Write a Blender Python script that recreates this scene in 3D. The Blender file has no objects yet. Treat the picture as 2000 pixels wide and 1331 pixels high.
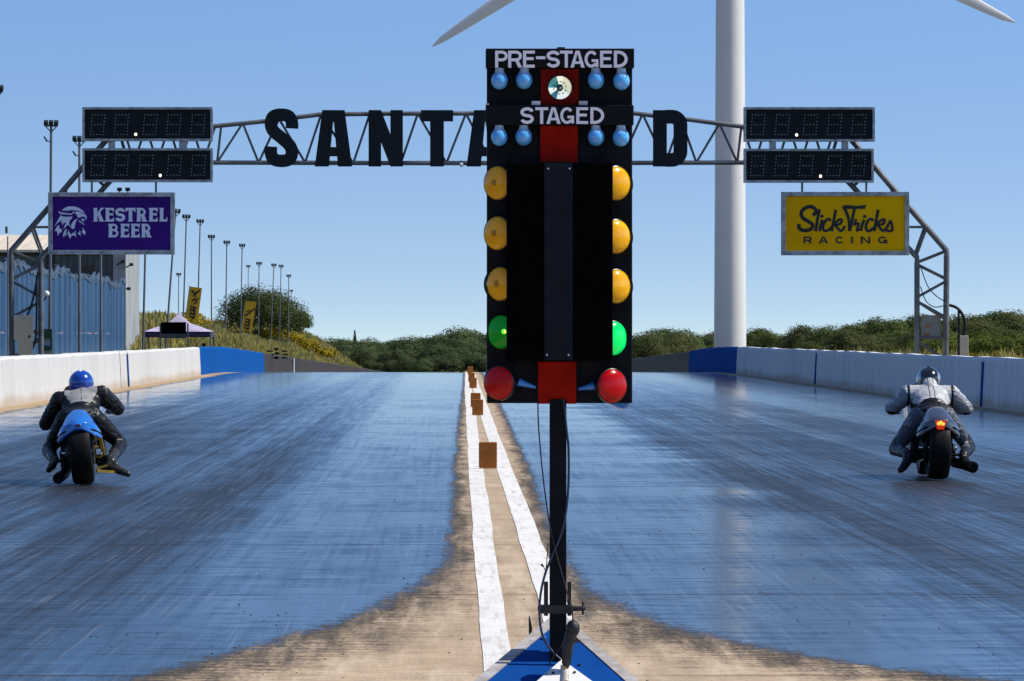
import bpy, bmesh, math, random
import numpy as np
from mathutils import Vector, Matrix
from mathutils.geometry import tessellate_polygon

SC = bpy.context.scene
COL = SC.collection
R = math.radians
# ------------------------------------------------------------------ camera
F, CX, CY, H = 9000.0, 878.0, 654.0, 1.45      # focal length and principal point in photo pixels, eye height
cd = bpy.data.cameras.new('camera')
cam = bpy.data.objects.new('camera', cd)
COL.objects.link(cam)
cam.location = (0, 0, H)
cam.rotation_euler = (R(90), 0, 0)
cd.sensor_width = 36.0
cd.lens = 36.0 * F / 2000.0
cd.shift_x = (1000.0 - CX) / 2000.0
cd.shift_y = (CY - 665.5) / 2000.0
cd.clip_start, cd.clip_end = 0.5, 8000.0
SC.camera = cam

# ------------------------------------------------------------------ sky and sun
TINT_LOW, TINT_HIGH = (1.16, 1.05, 0.94), (0.84, 1.28, 1.54)   # clear summer air: paler at the horizon
SUN_EL, SUN_AZ = 50.0, 91.0                    # azimuth measured from +Y towards +X
w = bpy.data.worlds.new('World')
SC.world = w
w.use_nodes = True
nt = w.node_tree
bg = nt.nodes['Background']
sky = nt.nodes.new('ShaderNodeTexSky')
sky.sky_type = 'NISHITA'
sky.sun_disc = False
sky.sun_elevation = R(SUN_EL)
sky.sun_rotation = R(SUN_AZ)
sky.air_density, sky.dust_density, sky.ozone_density = 1.0, 0.6, 2.0
tc = nt.nodes.new('ShaderNodeTexCoord')
sx = nt.nodes.new('ShaderNodeSeparateXYZ')
cx_ = nt.nodes.new('ShaderNodeCombineXYZ')
def wm(op, a, b=None):
    n = nt.nodes.new('ShaderNodeMath'); n.operation = op
    for i, v in enumerate((a, b)):
        if v is None: continue
        if isinstance(v, (int, float)): n.inputs[i].default_value = v
        else: nt.links.new(v, n.inputs[i])
    return n.outputs[0]
nt.links.new(tc.outputs['Generated'], sx.inputs[0])
zz = wm('MAXIMUM', sx.outputs[2], 0.0)
zz = wm('ADD', wm('MULTIPLY', wm('POWER', zz, 0.75), 2.0), 0.12)   # the clear air of the day: the deep blue starts low
nt.links.new(sx.outputs[0], cx_.inputs[0]); nt.links.new(sx.outputs[1], cx_.inputs[1]); nt.links.new(zz, cx_.inputs[2])
nt.links.new(cx_.outputs[0], sky.inputs['Vector'])
tint = nt.nodes.new('ShaderNodeMix'); tint.data_type = 'RGBA'
tf = nt.nodes.new('ShaderNodeMapRange'); nt.links.new(sx.outputs[2], tf.inputs[0]); tf.inputs[1].default_value = -0.005; tf.inputs[2].default_value = 0.15
nt.links.new(tf.outputs[0], tint.inputs[0]); tint.inputs[6].default_value = TINT_LOW + (1,); tint.inputs[7].default_value = TINT_HIGH + (1,)
zen = nt.nodes.new('ShaderNodeMix'); zen.data_type = 'RGBA'      # a clear sky darkens towards the zenith
zf = nt.nodes.new('ShaderNodeMapRange'); nt.links.new(sx.outputs[2], zf.inputs[0]); zf.inputs[1].default_value = 0.16; zf.inputs[2].default_value = 0.55
nt.links.new(zf.outputs[0], zen.inputs[0]); nt.links.new(tint.outputs[2], zen.inputs[6]); zen.inputs[7].default_value = (0.50, 0.62, 0.80, 1)
mul = nt.nodes.new('ShaderNodeMix'); mul.data_type = 'RGBA'; mul.blend_type = 'MULTIPLY'; mul.inputs[0].default_value = 1
nt.links.new(sky.outputs[0], mul.inputs[6]); nt.links.new(zen.outputs[2], mul.inputs[7])
nt.links.new(mul.outputs[2], bg.inputs['Color'])
bg.inputs['Strength'].default_value = 0.12
ld = bpy.data.lights.new('sun', 'SUN')
ld.energy = 4.1
ld.angle = R(0.53)
ld.color = (1.0, 0.95, 0.87)
sun = bpy.data.objects.new('sun', ld)
COL.objects.link(sun)
sd = Vector((math.sin(R(SUN_AZ)) * math.cos(R(SUN_EL)), math.cos(R(SUN_AZ)) * math.cos(R(SUN_EL)), math.sin(R(SUN_EL))))
sun.rotation_euler = sd.to_track_quat('Z', 'Y').to_euler()
sun.location = (40, 20, 60)
SC.view_settings.view_transform = 'Standard'
SC.view_settings.look = 'None'
SC.view_settings.exposure = 0.42
SC.view_settings.gamma = 1.0
SC.cycles.max_bounces = 6
SC.cycles.use_denoising = True

# ------------------------------------------------------------------ helpers
def P(px, py, Y):
    return Vector(((px - CX) * Y / F, Y, H - (py - CY) * Y / F))
def L3(r, g, b):
    f = lambda c: (c / 255 / 12.92) if c / 255 <= 0.04045 else ((c / 255 + 0.055) / 1.055) ** 2.4
    return (f(r), f(g), f(b))
def sstep(a, b, x):
    t = max(0.0, min(1.0, (x - a) / (b - a)))
    return t * t * (3 - 2 * t)

class MB:
    """collects shapes and links them as ONE mesh object"""
    def __init__(s):
        s.v, s.f, s.m = [], [], []
    def add(s, verts, faces, mi=0):
        o = len(s.v)
        s.v += [tuple(v) for v in verts]
        s.f += [tuple(i + o for i in f) for f in faces]
        s.m += [mi] * len(faces)
        return s
    def box(s, c, d, rot=None, mi=0):
        c = Vector(c); h = [x / 2 for x in d]
        vs = [Vector((x * h[0], y * h[1], z * h[2])) for x in (-1, 1) for y in (-1, 1) for z in (-1, 1)]
        if rot is not None: vs = [rot @ v for v in vs]
        return s.add([c + v for v in vs], [(0, 1, 3, 2), (4, 6, 7, 5), (0, 4, 5, 1), (2, 3, 7, 6), (0, 2, 6, 4), (1, 5, 7, 3)], mi)
    def bbox(s, a, b, mi=0):
        a, b = Vector(a), Vector(b)
        return s.box((a + b) / 2, [abs(x) for x in (b - a)], mi=mi)
    def path(s, pts, r, n=8, cap=True, mi=0, flat=1.0):
        pts = [Vector(p) for p in pts]
        rs = r if isinstance(r, (list, tuple)) else [r] * len(pts)
        vs, fs = [], []
        up = None
        for i, p in enumerate(pts):
            a, b = pts[max(i - 1, 0)], pts[min(i + 1, len(pts) - 1)]
            t = (b - a).normalized()
            if up is None:
                up = t.orthogonal().normalized()
            else:
                up = (up - t * up.dot(t))
                up = up.normalized() if up.length > 1e-6 else t.orthogonal().normalized()
            q = t.cross(up)
            for k in range(n):
                an = 2 * math.pi * k / n
                vs.append(p + (up * math.cos(an) + q * math.sin(an) * flat) * rs[i])
        for i in range(len(pts) - 1):
            for k in range(n):
                k2 = (k + 1) % n
                fs.append((i * n + k, i * n + k2, (i + 1) * n + k2, (i + 1) * n + k))
        if cap:
            fs.append(tuple(range(n))[::-1]); fs.append(tuple((len(pts) - 1) * n + k for k in range(n)))
        return s.add(vs, fs, mi)
    def bar(s, a, b, wd, dp, mi=0, up=(0, 0, 1)):
        a, b = Vector(a), Vector(b)
        t = (b - a); ln = t.length; t.normalize()
        u = Vector(up)
        if abs(t.dot(u)) > 0.98: u = Vector((0, 1, 0))
        q = t.cross(u).normalized(); u = q.cross(t).normalized()
        m = Matrix((q, t, u)).transposed()
        return s.box((a + b) / 2, (wd, ln, dp), m, mi)
    def lathe(s, prof, o, axis=(0, 0, 1), n=20, mi=0, xs=1.0, cap=True):
        """prof: list of (radius, height along the axis)"""
        o = Vector(o); ax = Vector(axis).normalized(); u = ax.orthogonal().normalized(); q = ax.cross(u)
        vs, fs = [], []
        for r, h in prof:
            for k in range(n):
                an = 2 * math.pi * k / n
                vs.append(o + ax * h + (u * math.cos(an) * xs + q * math.sin(an)) * r)
        for i in range(len(prof) - 1):
            for k in range(n):
                k2 = (k + 1) % n
                fs.append((i * n + k, i * n + k2, (i + 1) * n + k2, (i + 1) * n + k))
        if cap: fs.append(tuple(range(n))[::-1]); fs.append(tuple((len(prof) - 1) * n + k for k in range(n)))
        return s.add(vs, fs, mi)
    def ball(s, c, r, n=12, rot=None, mi=0):
        c = Vector(c); r = (r, r, r) if isinstance(r, (int, float)) else r
        m = n // 2
        vs, fs = [], []
        for i in range(m + 1):
            th = math.pi * i / m
            for k in range(n):
                an = 2 * math.pi * k / n
                v = Vector((math.sin(th) * math.cos(an) * r[0], math.sin(th) * math.sin(an) * r[1], math.cos(th) * r[2]))
                vs.append(c + (rot @ v if rot is not None else v))
        for i in range(m):
            for k in range(n):
                k2 = (k + 1) % n
                fs.append((i * n + k, (i + 1) * n + k, (i + 1) * n + k2, i * n + k2))
        return s.add(vs, fs, mi)
    def prism(s, poly, fn, d0, d1, mi=0):
        """poly: 2D outline; fn(u, v, d) gives the point, d0 the front and d1 the back depth"""
        n = len(poly)
        fr = [fn(u, v, d0) for u, v in poly]; bk = [fn(u, v, d1) for u, v in poly]
        tris = tessellate_polygon([[Vector((u, v, 0)) for u, v in poly]])
        fs = [tuple(t) for t in tris] + [(i, (i + 1) % n, n + (i + 1) % n, n + i) for i in range(n)]
        fs += [tuple(n + i for i in t[::-1]) for t in tris]
        return s.add(fr + bk, fs, mi)
    def build(s, name, mats, parent=None, origin=(0, 0, 0), smooth=None, bevel=0, fix=True):
        me = bpy.data.meshes.new(name)
        o = Vector(origin)
        me.from_pydata([tuple(Vector(v) - o) for v in s.v], [], s.f)
        for m in (mats if isinstance(mats, (list, tuple)) else [mats]): me.materials.append(m)
        me.polygons.foreach_set('material_index', s.m)
        if fix:
            bm = bmesh.new(); bm.from_mesh(me); bmesh.ops.recalc_face_normals(bm, faces=bm.faces); bm.to_mesh(me); bm.free()
        if smooth:
            me.polygons.foreach_set('use_smooth', [True] * len(me.polygons))
            me.set_sharp_from_angle(angle=R(smooth))
        me.update()
        ob = bpy.data.objects.new(name, me)
        COL.objects.link(ob)
        if parent is not None: ob.parent = parent
        if bevel:
            b = ob.modifiers.new('bevel', 'BEVEL'); b.width = bevel; b.segments = 2; b.limit_method = 'ANGLE'
        return ob

def tag(o, label=None, cat=None, group=None, kind=None):
    if label: o['label'] = label
    if cat: o['category'] = cat
    if group: o['group'] = group
    if kind: o['kind'] = kind
    return o
def thing(name, loc, label, cat, group=None, rot=(0, 0, 0)):
    o = bpy.data.objects.new(name, None)
    COL.objects.link(o)
    o.location = loc; o.rotation_euler = rot
    o.empty_display_size = 0.2
    return tag(o, label, cat, group)

class NT:
    """short hand for material nodes"""
    def __init__(s, name):
        s.mat = bpy.data.materials.new(name); s.mat.use_nodes = True
        s.t = s.mat.node_tree; s.b = s.t.nodes['Principled BSDF']; s.out = s.t.nodes['Material Output']
        s.tc = s.t.nodes.new('ShaderNodeTexCoord')
    def n(s, typ, **kw):
        x = s.t.nodes.new(typ)
        for k, v in kw.items(): setattr(x, k, v)
        return x
    def ln(s, a, b): s.t.links.new(a, b)
    def put(s, inp, v):
        if isinstance(v, (int, float)): inp.default_value = v
        elif isinstance(v, (tuple, list)): inp.default_value = tuple(v) + ((1,) if len(inp.default_value) == 4 and len(v) == 3 else ())
        else: s.ln(v, inp)
    def math(s, op, a, b=None, c=None, clamp=False):
        x = s.n('ShaderNodeMath', operation=op, use_clamp=clamp)
        for i, v in enumerate((a, b, c)):
            if v is not None: s.put(x.inputs[i], v)
        return x.outputs[0]
    def mapr(s, v, a, b, c=0.0, d=1.0, smooth=False):
        x = s.n('ShaderNodeMapRange', interpolation_type='SMOOTHSTEP' if smooth else 'LINEAR')
        s.put(x.inputs[0], v)
        for i, q in enumerate((a, b, c, d)): s.put(x.inputs[i + 1], q)
        return x.outputs[0]
    def noise(s, scale=5.0, stretch=(1, 1, 1), detail=3.0, rough=0.55, off=(0, 0, 0), coord='Object', dist=0.0):
        mp = s.n('ShaderNodeMapping'); s.ln(s.tc.outputs[coord], mp.inputs[0])
        mp.inputs['Scale'].default_value = stretch; mp.inputs['Location'].default_value = off
        x = s.n('ShaderNodeTexNoise'); s.ln(mp.outputs[0], x.inputs['Vector'])
        x.inputs['Scale'].default_value = scale; x.inputs['Detail'].default_value = detail
        x.inputs['Roughness'].default_value = rough; x.inputs['Distortion'].default_value = dist
        return x.outputs[0]
    def mix(s, f, a, b, mode='MIX'):
        x = s.n('ShaderNodeMix', data_type='RGBA', blend_type=mode)
        s.put(x.inputs[0], f); s.put(x.inputs[6], a); s.put(x.inputs[7], b)
        return x.outputs[2]
    def xyz(s, coord='Object'):
        x = s.n('ShaderNodeSeparateXYZ'); s.ln(s.tc.outputs[coord], x.inputs[0]); return x.outputs
    def bump(s, h, strength=0.3, dist=0.01):
        x = s.n('ShaderNodeBump'); s.ln(h, x.inputs['Height'])
        x.inputs['Strength'].default_value = strength; x.inputs['Distance'].default_value = dist
        s.ln(x.outputs[0], s.b.inputs['Normal'])

def M(name, col, rough=0.5, metal=0.0, var=0.18, scale=6.0, stretch=(1, 1, 1), bump=0.0, col2=None, spec=0.5, emit=0.0, ecol=None, coat=0.0, rvar=0.12):
    s = NT(name)
    n = s.noise(scale, stretch, 4.0)
    f = s.mapr(n, 0.3, 0.7)
    c2 = col2 if col2 else tuple(c * (1 - var * 1.6) for c in col)
    s.ln(s.mix(f, c2, tuple(min(1, c * (1 + var * 0.4)) for c in col)), s.b.inputs['Base Color'])
    n2 = s.noise(scale * 3.1, stretch, 3.0, off=(3, 7, 1))
    s.ln(s.mapr(n2, 0.3, 0.7, max(0.02, rough - rvar), min(1, rough + rvar)), s.b.inputs['Roughness'])
    s.b.inputs['Metallic'].default_value = metal
    s.b.inputs['Specular IOR Level'].default_value = spec
    s.b.inputs['Coat Weight'].default_value = coat
    s.b.inputs['Coat Roughness'].default_value = 0.06
    if bump: s.bump(n2, bump, 0.004)
    if emit:
        s.b.inputs['Emission Color'].default_value = tuple(ecol or col) + (1,)
        s.b.inputs['Emission Strength'].default_value = emit
    return s.mat

# ------------------------------------------------------------------ materials shared by several things
m_black = M('black_paint', (0.003, 0.005, 0.009), 0.6, var=0.3, spec=0.15)
m_matte = M('matte_black', (0.0010, 0.0013, 0.002), 0.85, var=0.3, spec=0.04)
m_steel = M('galvanised_steel', (0.17, 0.17, 0.175), 0.5, 0.2, var=0.3, scale=3, bump=0.1)
m_frame = M('weathered_aluminium_frame', (0.42, 0.43, 0.45), 0.42, 0.45, var=0.35, scale=5, bump=0.15)
m_white = M('white_paint', (0.78, 0.79, 0.82), 0.5, var=0.06)
m_dark = M('dark_metal', (0.012, 0.012, 0.014), 0.42, 0.4, var=0.3, spec=0.3)
m_rubber = M('tyre_rubber', (0.003, 0.003, 0.0035), 0.6, var=0.3, scale=20, bump=0.2, spec=0.18)
m_chrome = M('bright_metal', (0.65, 0.65, 0.66), 0.18, 1.0, var=0.1)

# ------------------------------------------------------------------ ground: heights
def gz(Y):
    a, b, k = 168.0, 192.0, 0.0102
    if Y <= a: return 0.0
    if Y <= b: return -k * (Y - a) ** 2 / (2 * (b - a))
    z = -k * (b - a) / 2 - k * (min(Y, 820.0) - b)
    if Y > 820: z -= 1.2 * (1 - math.exp(-(Y - 820) / 300.0))
    return z
YS = [-60, -30, -10] + list(range(0, 168, 8)) + [168 + 2 * i for i in range(12)] + list(range(192, 830, 14)) + [860, 920, 1000, 1150, 1400, 1800, 2500, 3600, 5000]
def terrain(X, Y):
    z = gz(Y) - 0.06
    if X < -9.6:
        b1 = 3.1 * sstep(-10.2, -17.0, X) * sstep(198, 236, Y) * (1 - sstep(480, 640, Y))
        b1 += 0.18 * math.sin(X * 0.9 + Y * 0.11) * sstep(-11, -15, X) * sstep(205, 236, Y) * (1 - sstep(480, 640, Y))
        b2 = 7.2 * sstep(-10.2, -24.0, X) * sstep(500, 600, Y) * (1 - sstep(720, 900, Y))
        z += max(b1, b2) + 0.25 * min(b1, b2) - 0.9 * sstep(-26, -60, X) * sstep(230, 260, Y)
        z = max(z, gz(Y) - 0.06)
    elif X > 11.3:
        z += 0.5 * sstep(12, 20, X)
    return z

def grid_obj(name, xs, ys, zf, mat):
    vs = [(x, y, zf(x, y)) for y in ys for x in xs]
    nx = len(xs)
    fs = [(j * nx + i, j * nx + i + 1, (j + 1) * nx + i + 1, (j + 1) * nx + i) for j in range(len(ys) - 1) for i in range(nx - 1)]
    b = MB(); b.add(vs, fs)
    return b.build(name, mat, fix=False, smooth=40)

s = NT('rough_grassland')
n1 = s.noise(0.35, detail=5.0); n2 = s.noise(2.2, detail=4.0, off=(5, 2, 0)); n3 = s.noise(0.09, detail=3.0, off=(1, 9, 0))
c = s.mix(s.mapr(n1, 0.35, 0.65), (0.060, 0.072, 0.014), (0.19, 0.155, 0.035))
c = s.mix(s.mapr(n2, 0.45, 0.7), c, (0.24, 0.19, 0.075))
c = s.mix(s.mapr(n3, 0.5, 0.7), c, (0.15, 0.12, 0.03))
X, Yc, Z = s.xyz()
sand = s.math('MULTIPLY', s.mapr(s.math('ABSOLUTE', s.math('SUBTRACT', Yc, 520.0)), 20.0, 60.0, 1.0, 0.0, True),
              s.mapr(s.math('ADD', X, s.math('MULTIPLY', n1, 6.0)), -17.0, -13.0, 0.0, 1.0, True))
c = s.mix(s.math('MULTIPLY', sand, s.mapr(n2, 0.3, 0.5)), c, (0.42, 0.33, 0.20))
s.ln(c, s.b.inputs['Base Color']); s.b.inputs['Roughness'].default_value = 0.95; s.b.inputs['Specular IOR Level'].default_value = 0.1
s.bump(n2, 0.8, 0.2)
xs = [-1600, -900, -500, -300, -180, -110, -70, -50, -40, -34, -30, -27, -24, -22, -20, -18.5, -17, -15.5, -14, -12.8, -11.8, -11, -10.2, -9.6, 11.3, 12, 13.5, 16, 20, 26, 40, 70, 120, 200, 350, 600, 1000, 1700]
ground = grid_obj('ground', xs, YS, terrain, s.mat)
tag(ground, kind='structure')

# ------------------------------------------------------------------ track surface
XL, XR = -8.9, 10.62         # the barriers' faces
s = NT('rubbered_concrete_track')
X, Yc, Z = s.xyz()
def curve(pts, lo, hi):
    fc = s.n('ShaderNodeFloatCurve')
    s.ln(s.math('DIVIDE', Yc, 200.0, clamp=True), fc.inputs['Value'])
    cv = fc.mapping.curves[0]
    q = [(y / 200.0, (x - lo) / (hi - lo)) for y, x in pts]
    cv.points[0].location = q[0]; cv.points[1].location = q[-1]
    for a in q[1:-1]: cv.points.new(*a)
    for p_ in cv.points: p_.handle_type = 'VECTOR'
    fc.mapping.update()
    return s.math('ADD', s.math('MULTIPLY', fc.outputs[0], hi - lo), lo)
eL = curve([(0, -9), (15, -3.4), (18, -1.75), (19.3, -1.38), (20.4, -1.12), (21.9, -0.80), (23.9, -0.46), (26.3, -0.20), (29.3, -0.02), (37.7, 0.03), (49.8, 0.05), (89, 0.20), (123, 0.36), (200, 0.62)], -9.0, 1.0)
eR = curve([(0, 11), (15, 4.6), (17.5, 3.2), (19.3, 2.27), (20.4, 1.75), (21.9, 1.27), (23.9, 0.93), (26.3, 0.78), (29.3, 0.74), (37.7, 0.76), (49.8, 0.86), (89, 1.02), (123, 1.15), (200, 1.30)], -1.0, 11.0)
fz = s.noise(7.0, detail=6.0, rough=0.7); fz2 = s.noise(1.1, (1, 0.35, 1), 3.0, off=(4, 4, 0))
fz3 = s.noise(30.0, (1, 0.5, 1), 3.0, 0.7, off=(9, 1, 0)); fz4 = s.noise(6.0, (1, 0.08, 1), 5.0, 0.65, off=(3, 6, 0))
wob = s.math('ADD', s.math('ADD', s.math('MULTIPLY', s.math('SUBTRACT', fz, 0.5), 0.7), s.math('ADD', s.math('MULTIPLY', s.math('SUBTRACT', fz3, 0.5), 0.5), s.math('MULTIPLY', s.math('SUBTRACT', fz4, 0.5), 0.45))), s.math('MULTIPLY', s.math('SUBTRACT', fz2, 0.5), 0.22))
near = s.mapr(Yc, 20.0, 34.0, 0.26, 0.11)
rl = s.mapr(s.math('DIVIDE', s.math('ADD', s.math('SUBTRACT', eL, X), s.math('MULTIPLY', wob, s.math('MULTIPLY', near, 3.0))), near), -0.40, 0.40, 0.0, 1.0, True)
rr = s.mapr(s.math('DIVIDE', s.math('ADD', s.math('SUBTRACT', X, eR), s.math('MULTIPLY', wob, s.math('MULTIPLY', near, 3.0))), near), -0.40, 0.40, 0.0, 1.0, True)
rub = s.math('MAXIMUM', rl, rr)
# sandy strips along the foot of the barriers
dz = s.math('MULTIPLY', s.math('SUBTRACT', s.noise(1.7, detail=4.0, off=(2, 2, 0)), 0.5), 1.0)
side = s.math('MAXIMUM', s.mapr(s.math('ADD', X, dz), XL + 0.75, XL + 0.5, 0.0, 1.0), s.mapr(s.math('ADD', X, dz), XR - 0.65, XR - 0.4, 0.0, 1.0))
rub = s.math('MULTIPLY', rub, s.math('SUBTRACT', 1.0, side))
# bare brushed concrete
g1 = s.noise(1.6, detail=6.0, rough=0.65); g2 = s.noise(7.0, (0.6, 2.2, 1), 5.0, 0.65, off=(2, 1, 0)); g3 = s.noise(75.0, (1, 0.8, 1), 2.0); g4 = s.noise(38.0, (1, .6, 1), 3.0, 0.7, off=(7, 7, 0))
con = s.mix(s.mapr(g1, 0.3, 0.7), (0.38, 0.278, 0.175), (0.54, 0.41, 0.275))
con = s.mix(s.mapr(g2, 0.42, 0.72, 0.0, 0.7), con, (0.22, 0.175, 0.13))
con = s.mix(s.mapr(g4, 0.50, 0.72, 0.0, 0.45), con, (0.60, 0.48, 0.35))
con = s.mix(s.mapr(g3, 0.58, 0.68, 0.0, 0.85), con, (0.13, 0.095, 0.065))
con = s.mix(s.mapr(fz4, 0.50, 0.70, 0.0, 0.38), con, (0.24, 0.19, 0.145))
con = s.mix(s.mapr(fz4, 0.46, 0.34, 0.0, 0.45), con, (0.60, 0.49, 0.37))
con = s.mix(s.math('MULTIPLY', side, s.mapr(g1, 0.4, 0.6)), con, (0.34, 0.235, 0.12))
inner = s.math('MAXIMUM', s.math('SUBTRACT', eL, X), s.math('SUBTRACT', X, eR))       # negative on the bare strip
wide = s.math('ADD', s.mapr(Yc, 24.0, 60.0, 0.26, 0.15), s.mapr(Yc, 20.0, 30.0, 0.40, 0.0, True))
q = s.math('ADD', s.math('DIVIDE', inner, wide), s.math('ADD', s.math('MULTIPLY', s.math('SUBTRACT', g4, 0.5), 2.2), s.math('ADD', s.math('MULTIPLY', s.math('SUBTRACT', g2, 0.5), 2.0), s.math('MULTIPLY', s.math('SUBTRACT', fz4, 0.5), 2.4))))
smear = s.math('MULTIPLY', s.mapr(q, -1.25, 0.15, 0.0, 0.93, True), s.math('SUBTRACT', 1.0, side))
con = s.mix(smear, con, (0.035, 0.030, 0.026))
# rubber: broad dull bands, thin streaks left by tyres, and a fine grain across the track
k1 = s.noise(1.1, (1, 0.008, 1), 5.0, 0.62); k2 = s.noise(10.0, (1, 0.004, 1), 4.0, 0.65, off=(3, 0, 0)); k3 = s.noise(34.0, (1, 0.010, 1), 2.0, off=(1, 5, 0))
k4 = s.noise(0.55, (0.6, 0.5, 1), 5.0, 0.6, off=(8, 3, 0)); k5 = s.noise(55.0, (1, 1, 1), 2.0, off=(6, 1, 0)); k6 = s.noise(4.0, (0.5, 1.3, 1), 5.0, 0.65, off=(6, 8, 0)); k8 = s.noise(90.0, (1, .5, 1), 1.0, off=(2, 8, 0))
fan = s.mapr(Yc, 18.0, 60.0, 0.0, 0.9)
bx = s.math('ADD', X, s.math('MULTIPLY', s.math('SUBTRACT', k4, 0.5), 1.6))
bL = s.math('MULTIPLY', s.mapr(bx, -1.15, -2.1, 0.0, 1.0, True), s.mapr(bx, -7.5, -5.4, 0.25, 1.0, True))
bR = s.math('MULTIPLY', s.mapr(bx, 2.2, 3.1, 0.0, 1.0, True), s.mapr(bx, 8.0, 6.4, 0.25, 1.0, True))
band = s.math('MULTIPLY', s.math('MAXIMUM', bL, bR), s.mapr(Yc, 19.0, 32.0, 0.45, 1.0))
far = s.mapr(Yc, 60.0, 150.0, 1.0, 0.42)
dull = s.math('MULTIPLY', band, s.math('ADD', 0.30, s.math('MULTIPLY', s.mapr(k1, 0.42, 0.58), 0.40)))
dull = s.math('ADD', dull, s.math('MULTIPLY', s.mapr(k2, 0.44, 0.66), s.math('ADD', 0.08, s.math('MULTIPLY', band, 0.20))))
dull = s.math('ADD', dull, s.math('MULTIPLY', s.math('SUBTRACT', k4, 0.5), 0.9))
dull = s.math('ADD', dull, s.math('MULTIPLY', s.math('SUBTRACT', k6, 0.5), 0.95))
k10 = s.noise(20.0, (1, 0.010, 1), 3.0, 0.6, off=(5, 5, 0))
dull = s.math('ADD', dull, s.math('MULTIPLY', s.mapr(k10, 0.44, 0.62), s.math('ADD', 0.08, s.math('MULTIPLY', band, 0.16))))
dull = s.math('ADD', dull, s.math('MULTIPLY', s.math('SUBTRACT', fz4, 0.5), 0.30))
k9 = s.noise(5.0, (0.30, 1.8, 1), 4.0, 0.6, off=(3, 3, 9))
dull = s.math('ADD', dull, s.math('MULTIPLY', s.mapr(k9, 0.56, 0.70), s.mapr(Yc, 30.0, 75.0, 0.42, 0.05)))
dull = s.math('MULTIPLY', dull, far, clamp=True)
rc = s.mix(dull, (0.022, 0.028, 0.038), (0.022, 0.024, 0.028))
rc = s.mix(s.mapr(k10, 0.40, 0.62, 0.0, 0.7), rc, (0.010, 0.010, 0.011))
rc = s.mix(s.math('MULTIPLY', s.mapr(k6, 0.55, 0.7), 0.6), rc, (0.008, 0.008, 0.010))
rc = s.mix(s.math('MULTIPLY', s.mapr(k3, 0.61, 0.70), 0.8), rc, (0.095, 0.09, 0.092))
rc = s.mix(s.mapr(k8, 0.70, 0.76, 0.0, 0.8), rc, (0.10, 0.095, 0.09))
jn = s.math('MULTIPLY', s.mapr(s.math('ABSOLUTE', s.math('SUBTRACT', s.math('MODULO', s.math('ADD', Yc, 1.7), 6.1), 3.0)), 0.02, 0.06, 1.0, 0.0), s.mapr(k4, 0.38, 0.52))
col = s.mix(rub, con, rc)
col = s.mix(s.math('MULTIPLY', jn, 0.5), col, (0.012, 0.011, 0.01))
s.ln(col, s.b.inputs['Base Color'])
rgh = s.math('ADD', s.math('ADD', s.mapr(Yc, 25.0, 80.0, 0.175, 0.09), s.math('MULTIPLY', dull, 0.34)), s.math('ADD', s.math('MULTIPLY', s.math('SUBTRACT', k6, 0.5), 0.10), s.math('MULTIPLY', s.math('SUBTRACT', k5, 0.5), 0.08)), clamp=True)
rgh = s.math('ADD', rgh, s.math('MULTIPLY', jn, 0.25))
rgh = s.math('MULTIPLY', rgh, s.mapr(Yc, 45.0, 150.0, 1.0, 0.5))
mx = s.n('ShaderNodeMix', data_type='FLOAT'); s.ln(rub, mx.inputs[0]); mx.inputs[2].default_value = 0.9; s.ln(rgh, mx.inputs[3])
s.ln(mx.outputs[0], s.b.inputs['Roughness'])
mx = s.n('ShaderNodeMix', data_type='FLOAT'); s.ln(rub, mx.inputs[0]); mx.inputs[2].default_value = 0.10; s.ln(s.mapr(dull, 0.0, 0.9, 1.0, 0.30), mx.inputs[3])
s.ln(mx.outputs[0], s.b.inputs['Specular IOR Level'])
bh = s.math('ADD', s.math('MULTIPLY', k5, 0.6), s.math('ADD', s.math('MULTIPLY', k6, 0.6), s.math('MULTIPLY', g4, 0.4)))
s.bump(bh, 0.06, 0.003)
TRACK_MAT = s.mat
track = grid_obj('race_track', [XL - 0.05, -6, -3, 0, 3, 6, XR + 0.05], [y for y in YS if y <= 830], lambda x, y: gz(y), s.mat)
tag(track, kind='structure')

# painted centre lines, hand painted so the edges wander
s = NT('white_line_paint')
a1 = s.noise(14.0, detail=5.0, rough=0.7); a2 = s.noise(2.5, (1, 0.4, 1), 3.0); a4 = s.noise(18.0, (1, 0.07, 1), 5.0, 0.7); a3 = s.noise(60, detail=2.0)
c = s.mix(s.mapr(a1, 0.56, 0.72), (0.70, 0.68, 0.65), (0.42, 0.36, 0.29))
c = s.mix(s.mapr(a2, 0.45, 0.75, 0.0, 0.5), c, (0.50, 0.45, 0.38))
c = s.mix(s.mapr(a4, 0.52, 0.70, 0.0, 0.75), c, (0.38, 0.32, 0.25))
c = s.mix(s.mapr(a3, 0.68, 0.74), c, (0.06, 0.05, 0.04))
s.ln(c, s.b.inputs['Base Color']); s.b.inputs['Roughness'].default_value = 0.8; s.b.inputs['Specular IOR Level'].default_value = 0.15
s.bump(a1, 0.3, 0.003)
random.seed(4)
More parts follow.
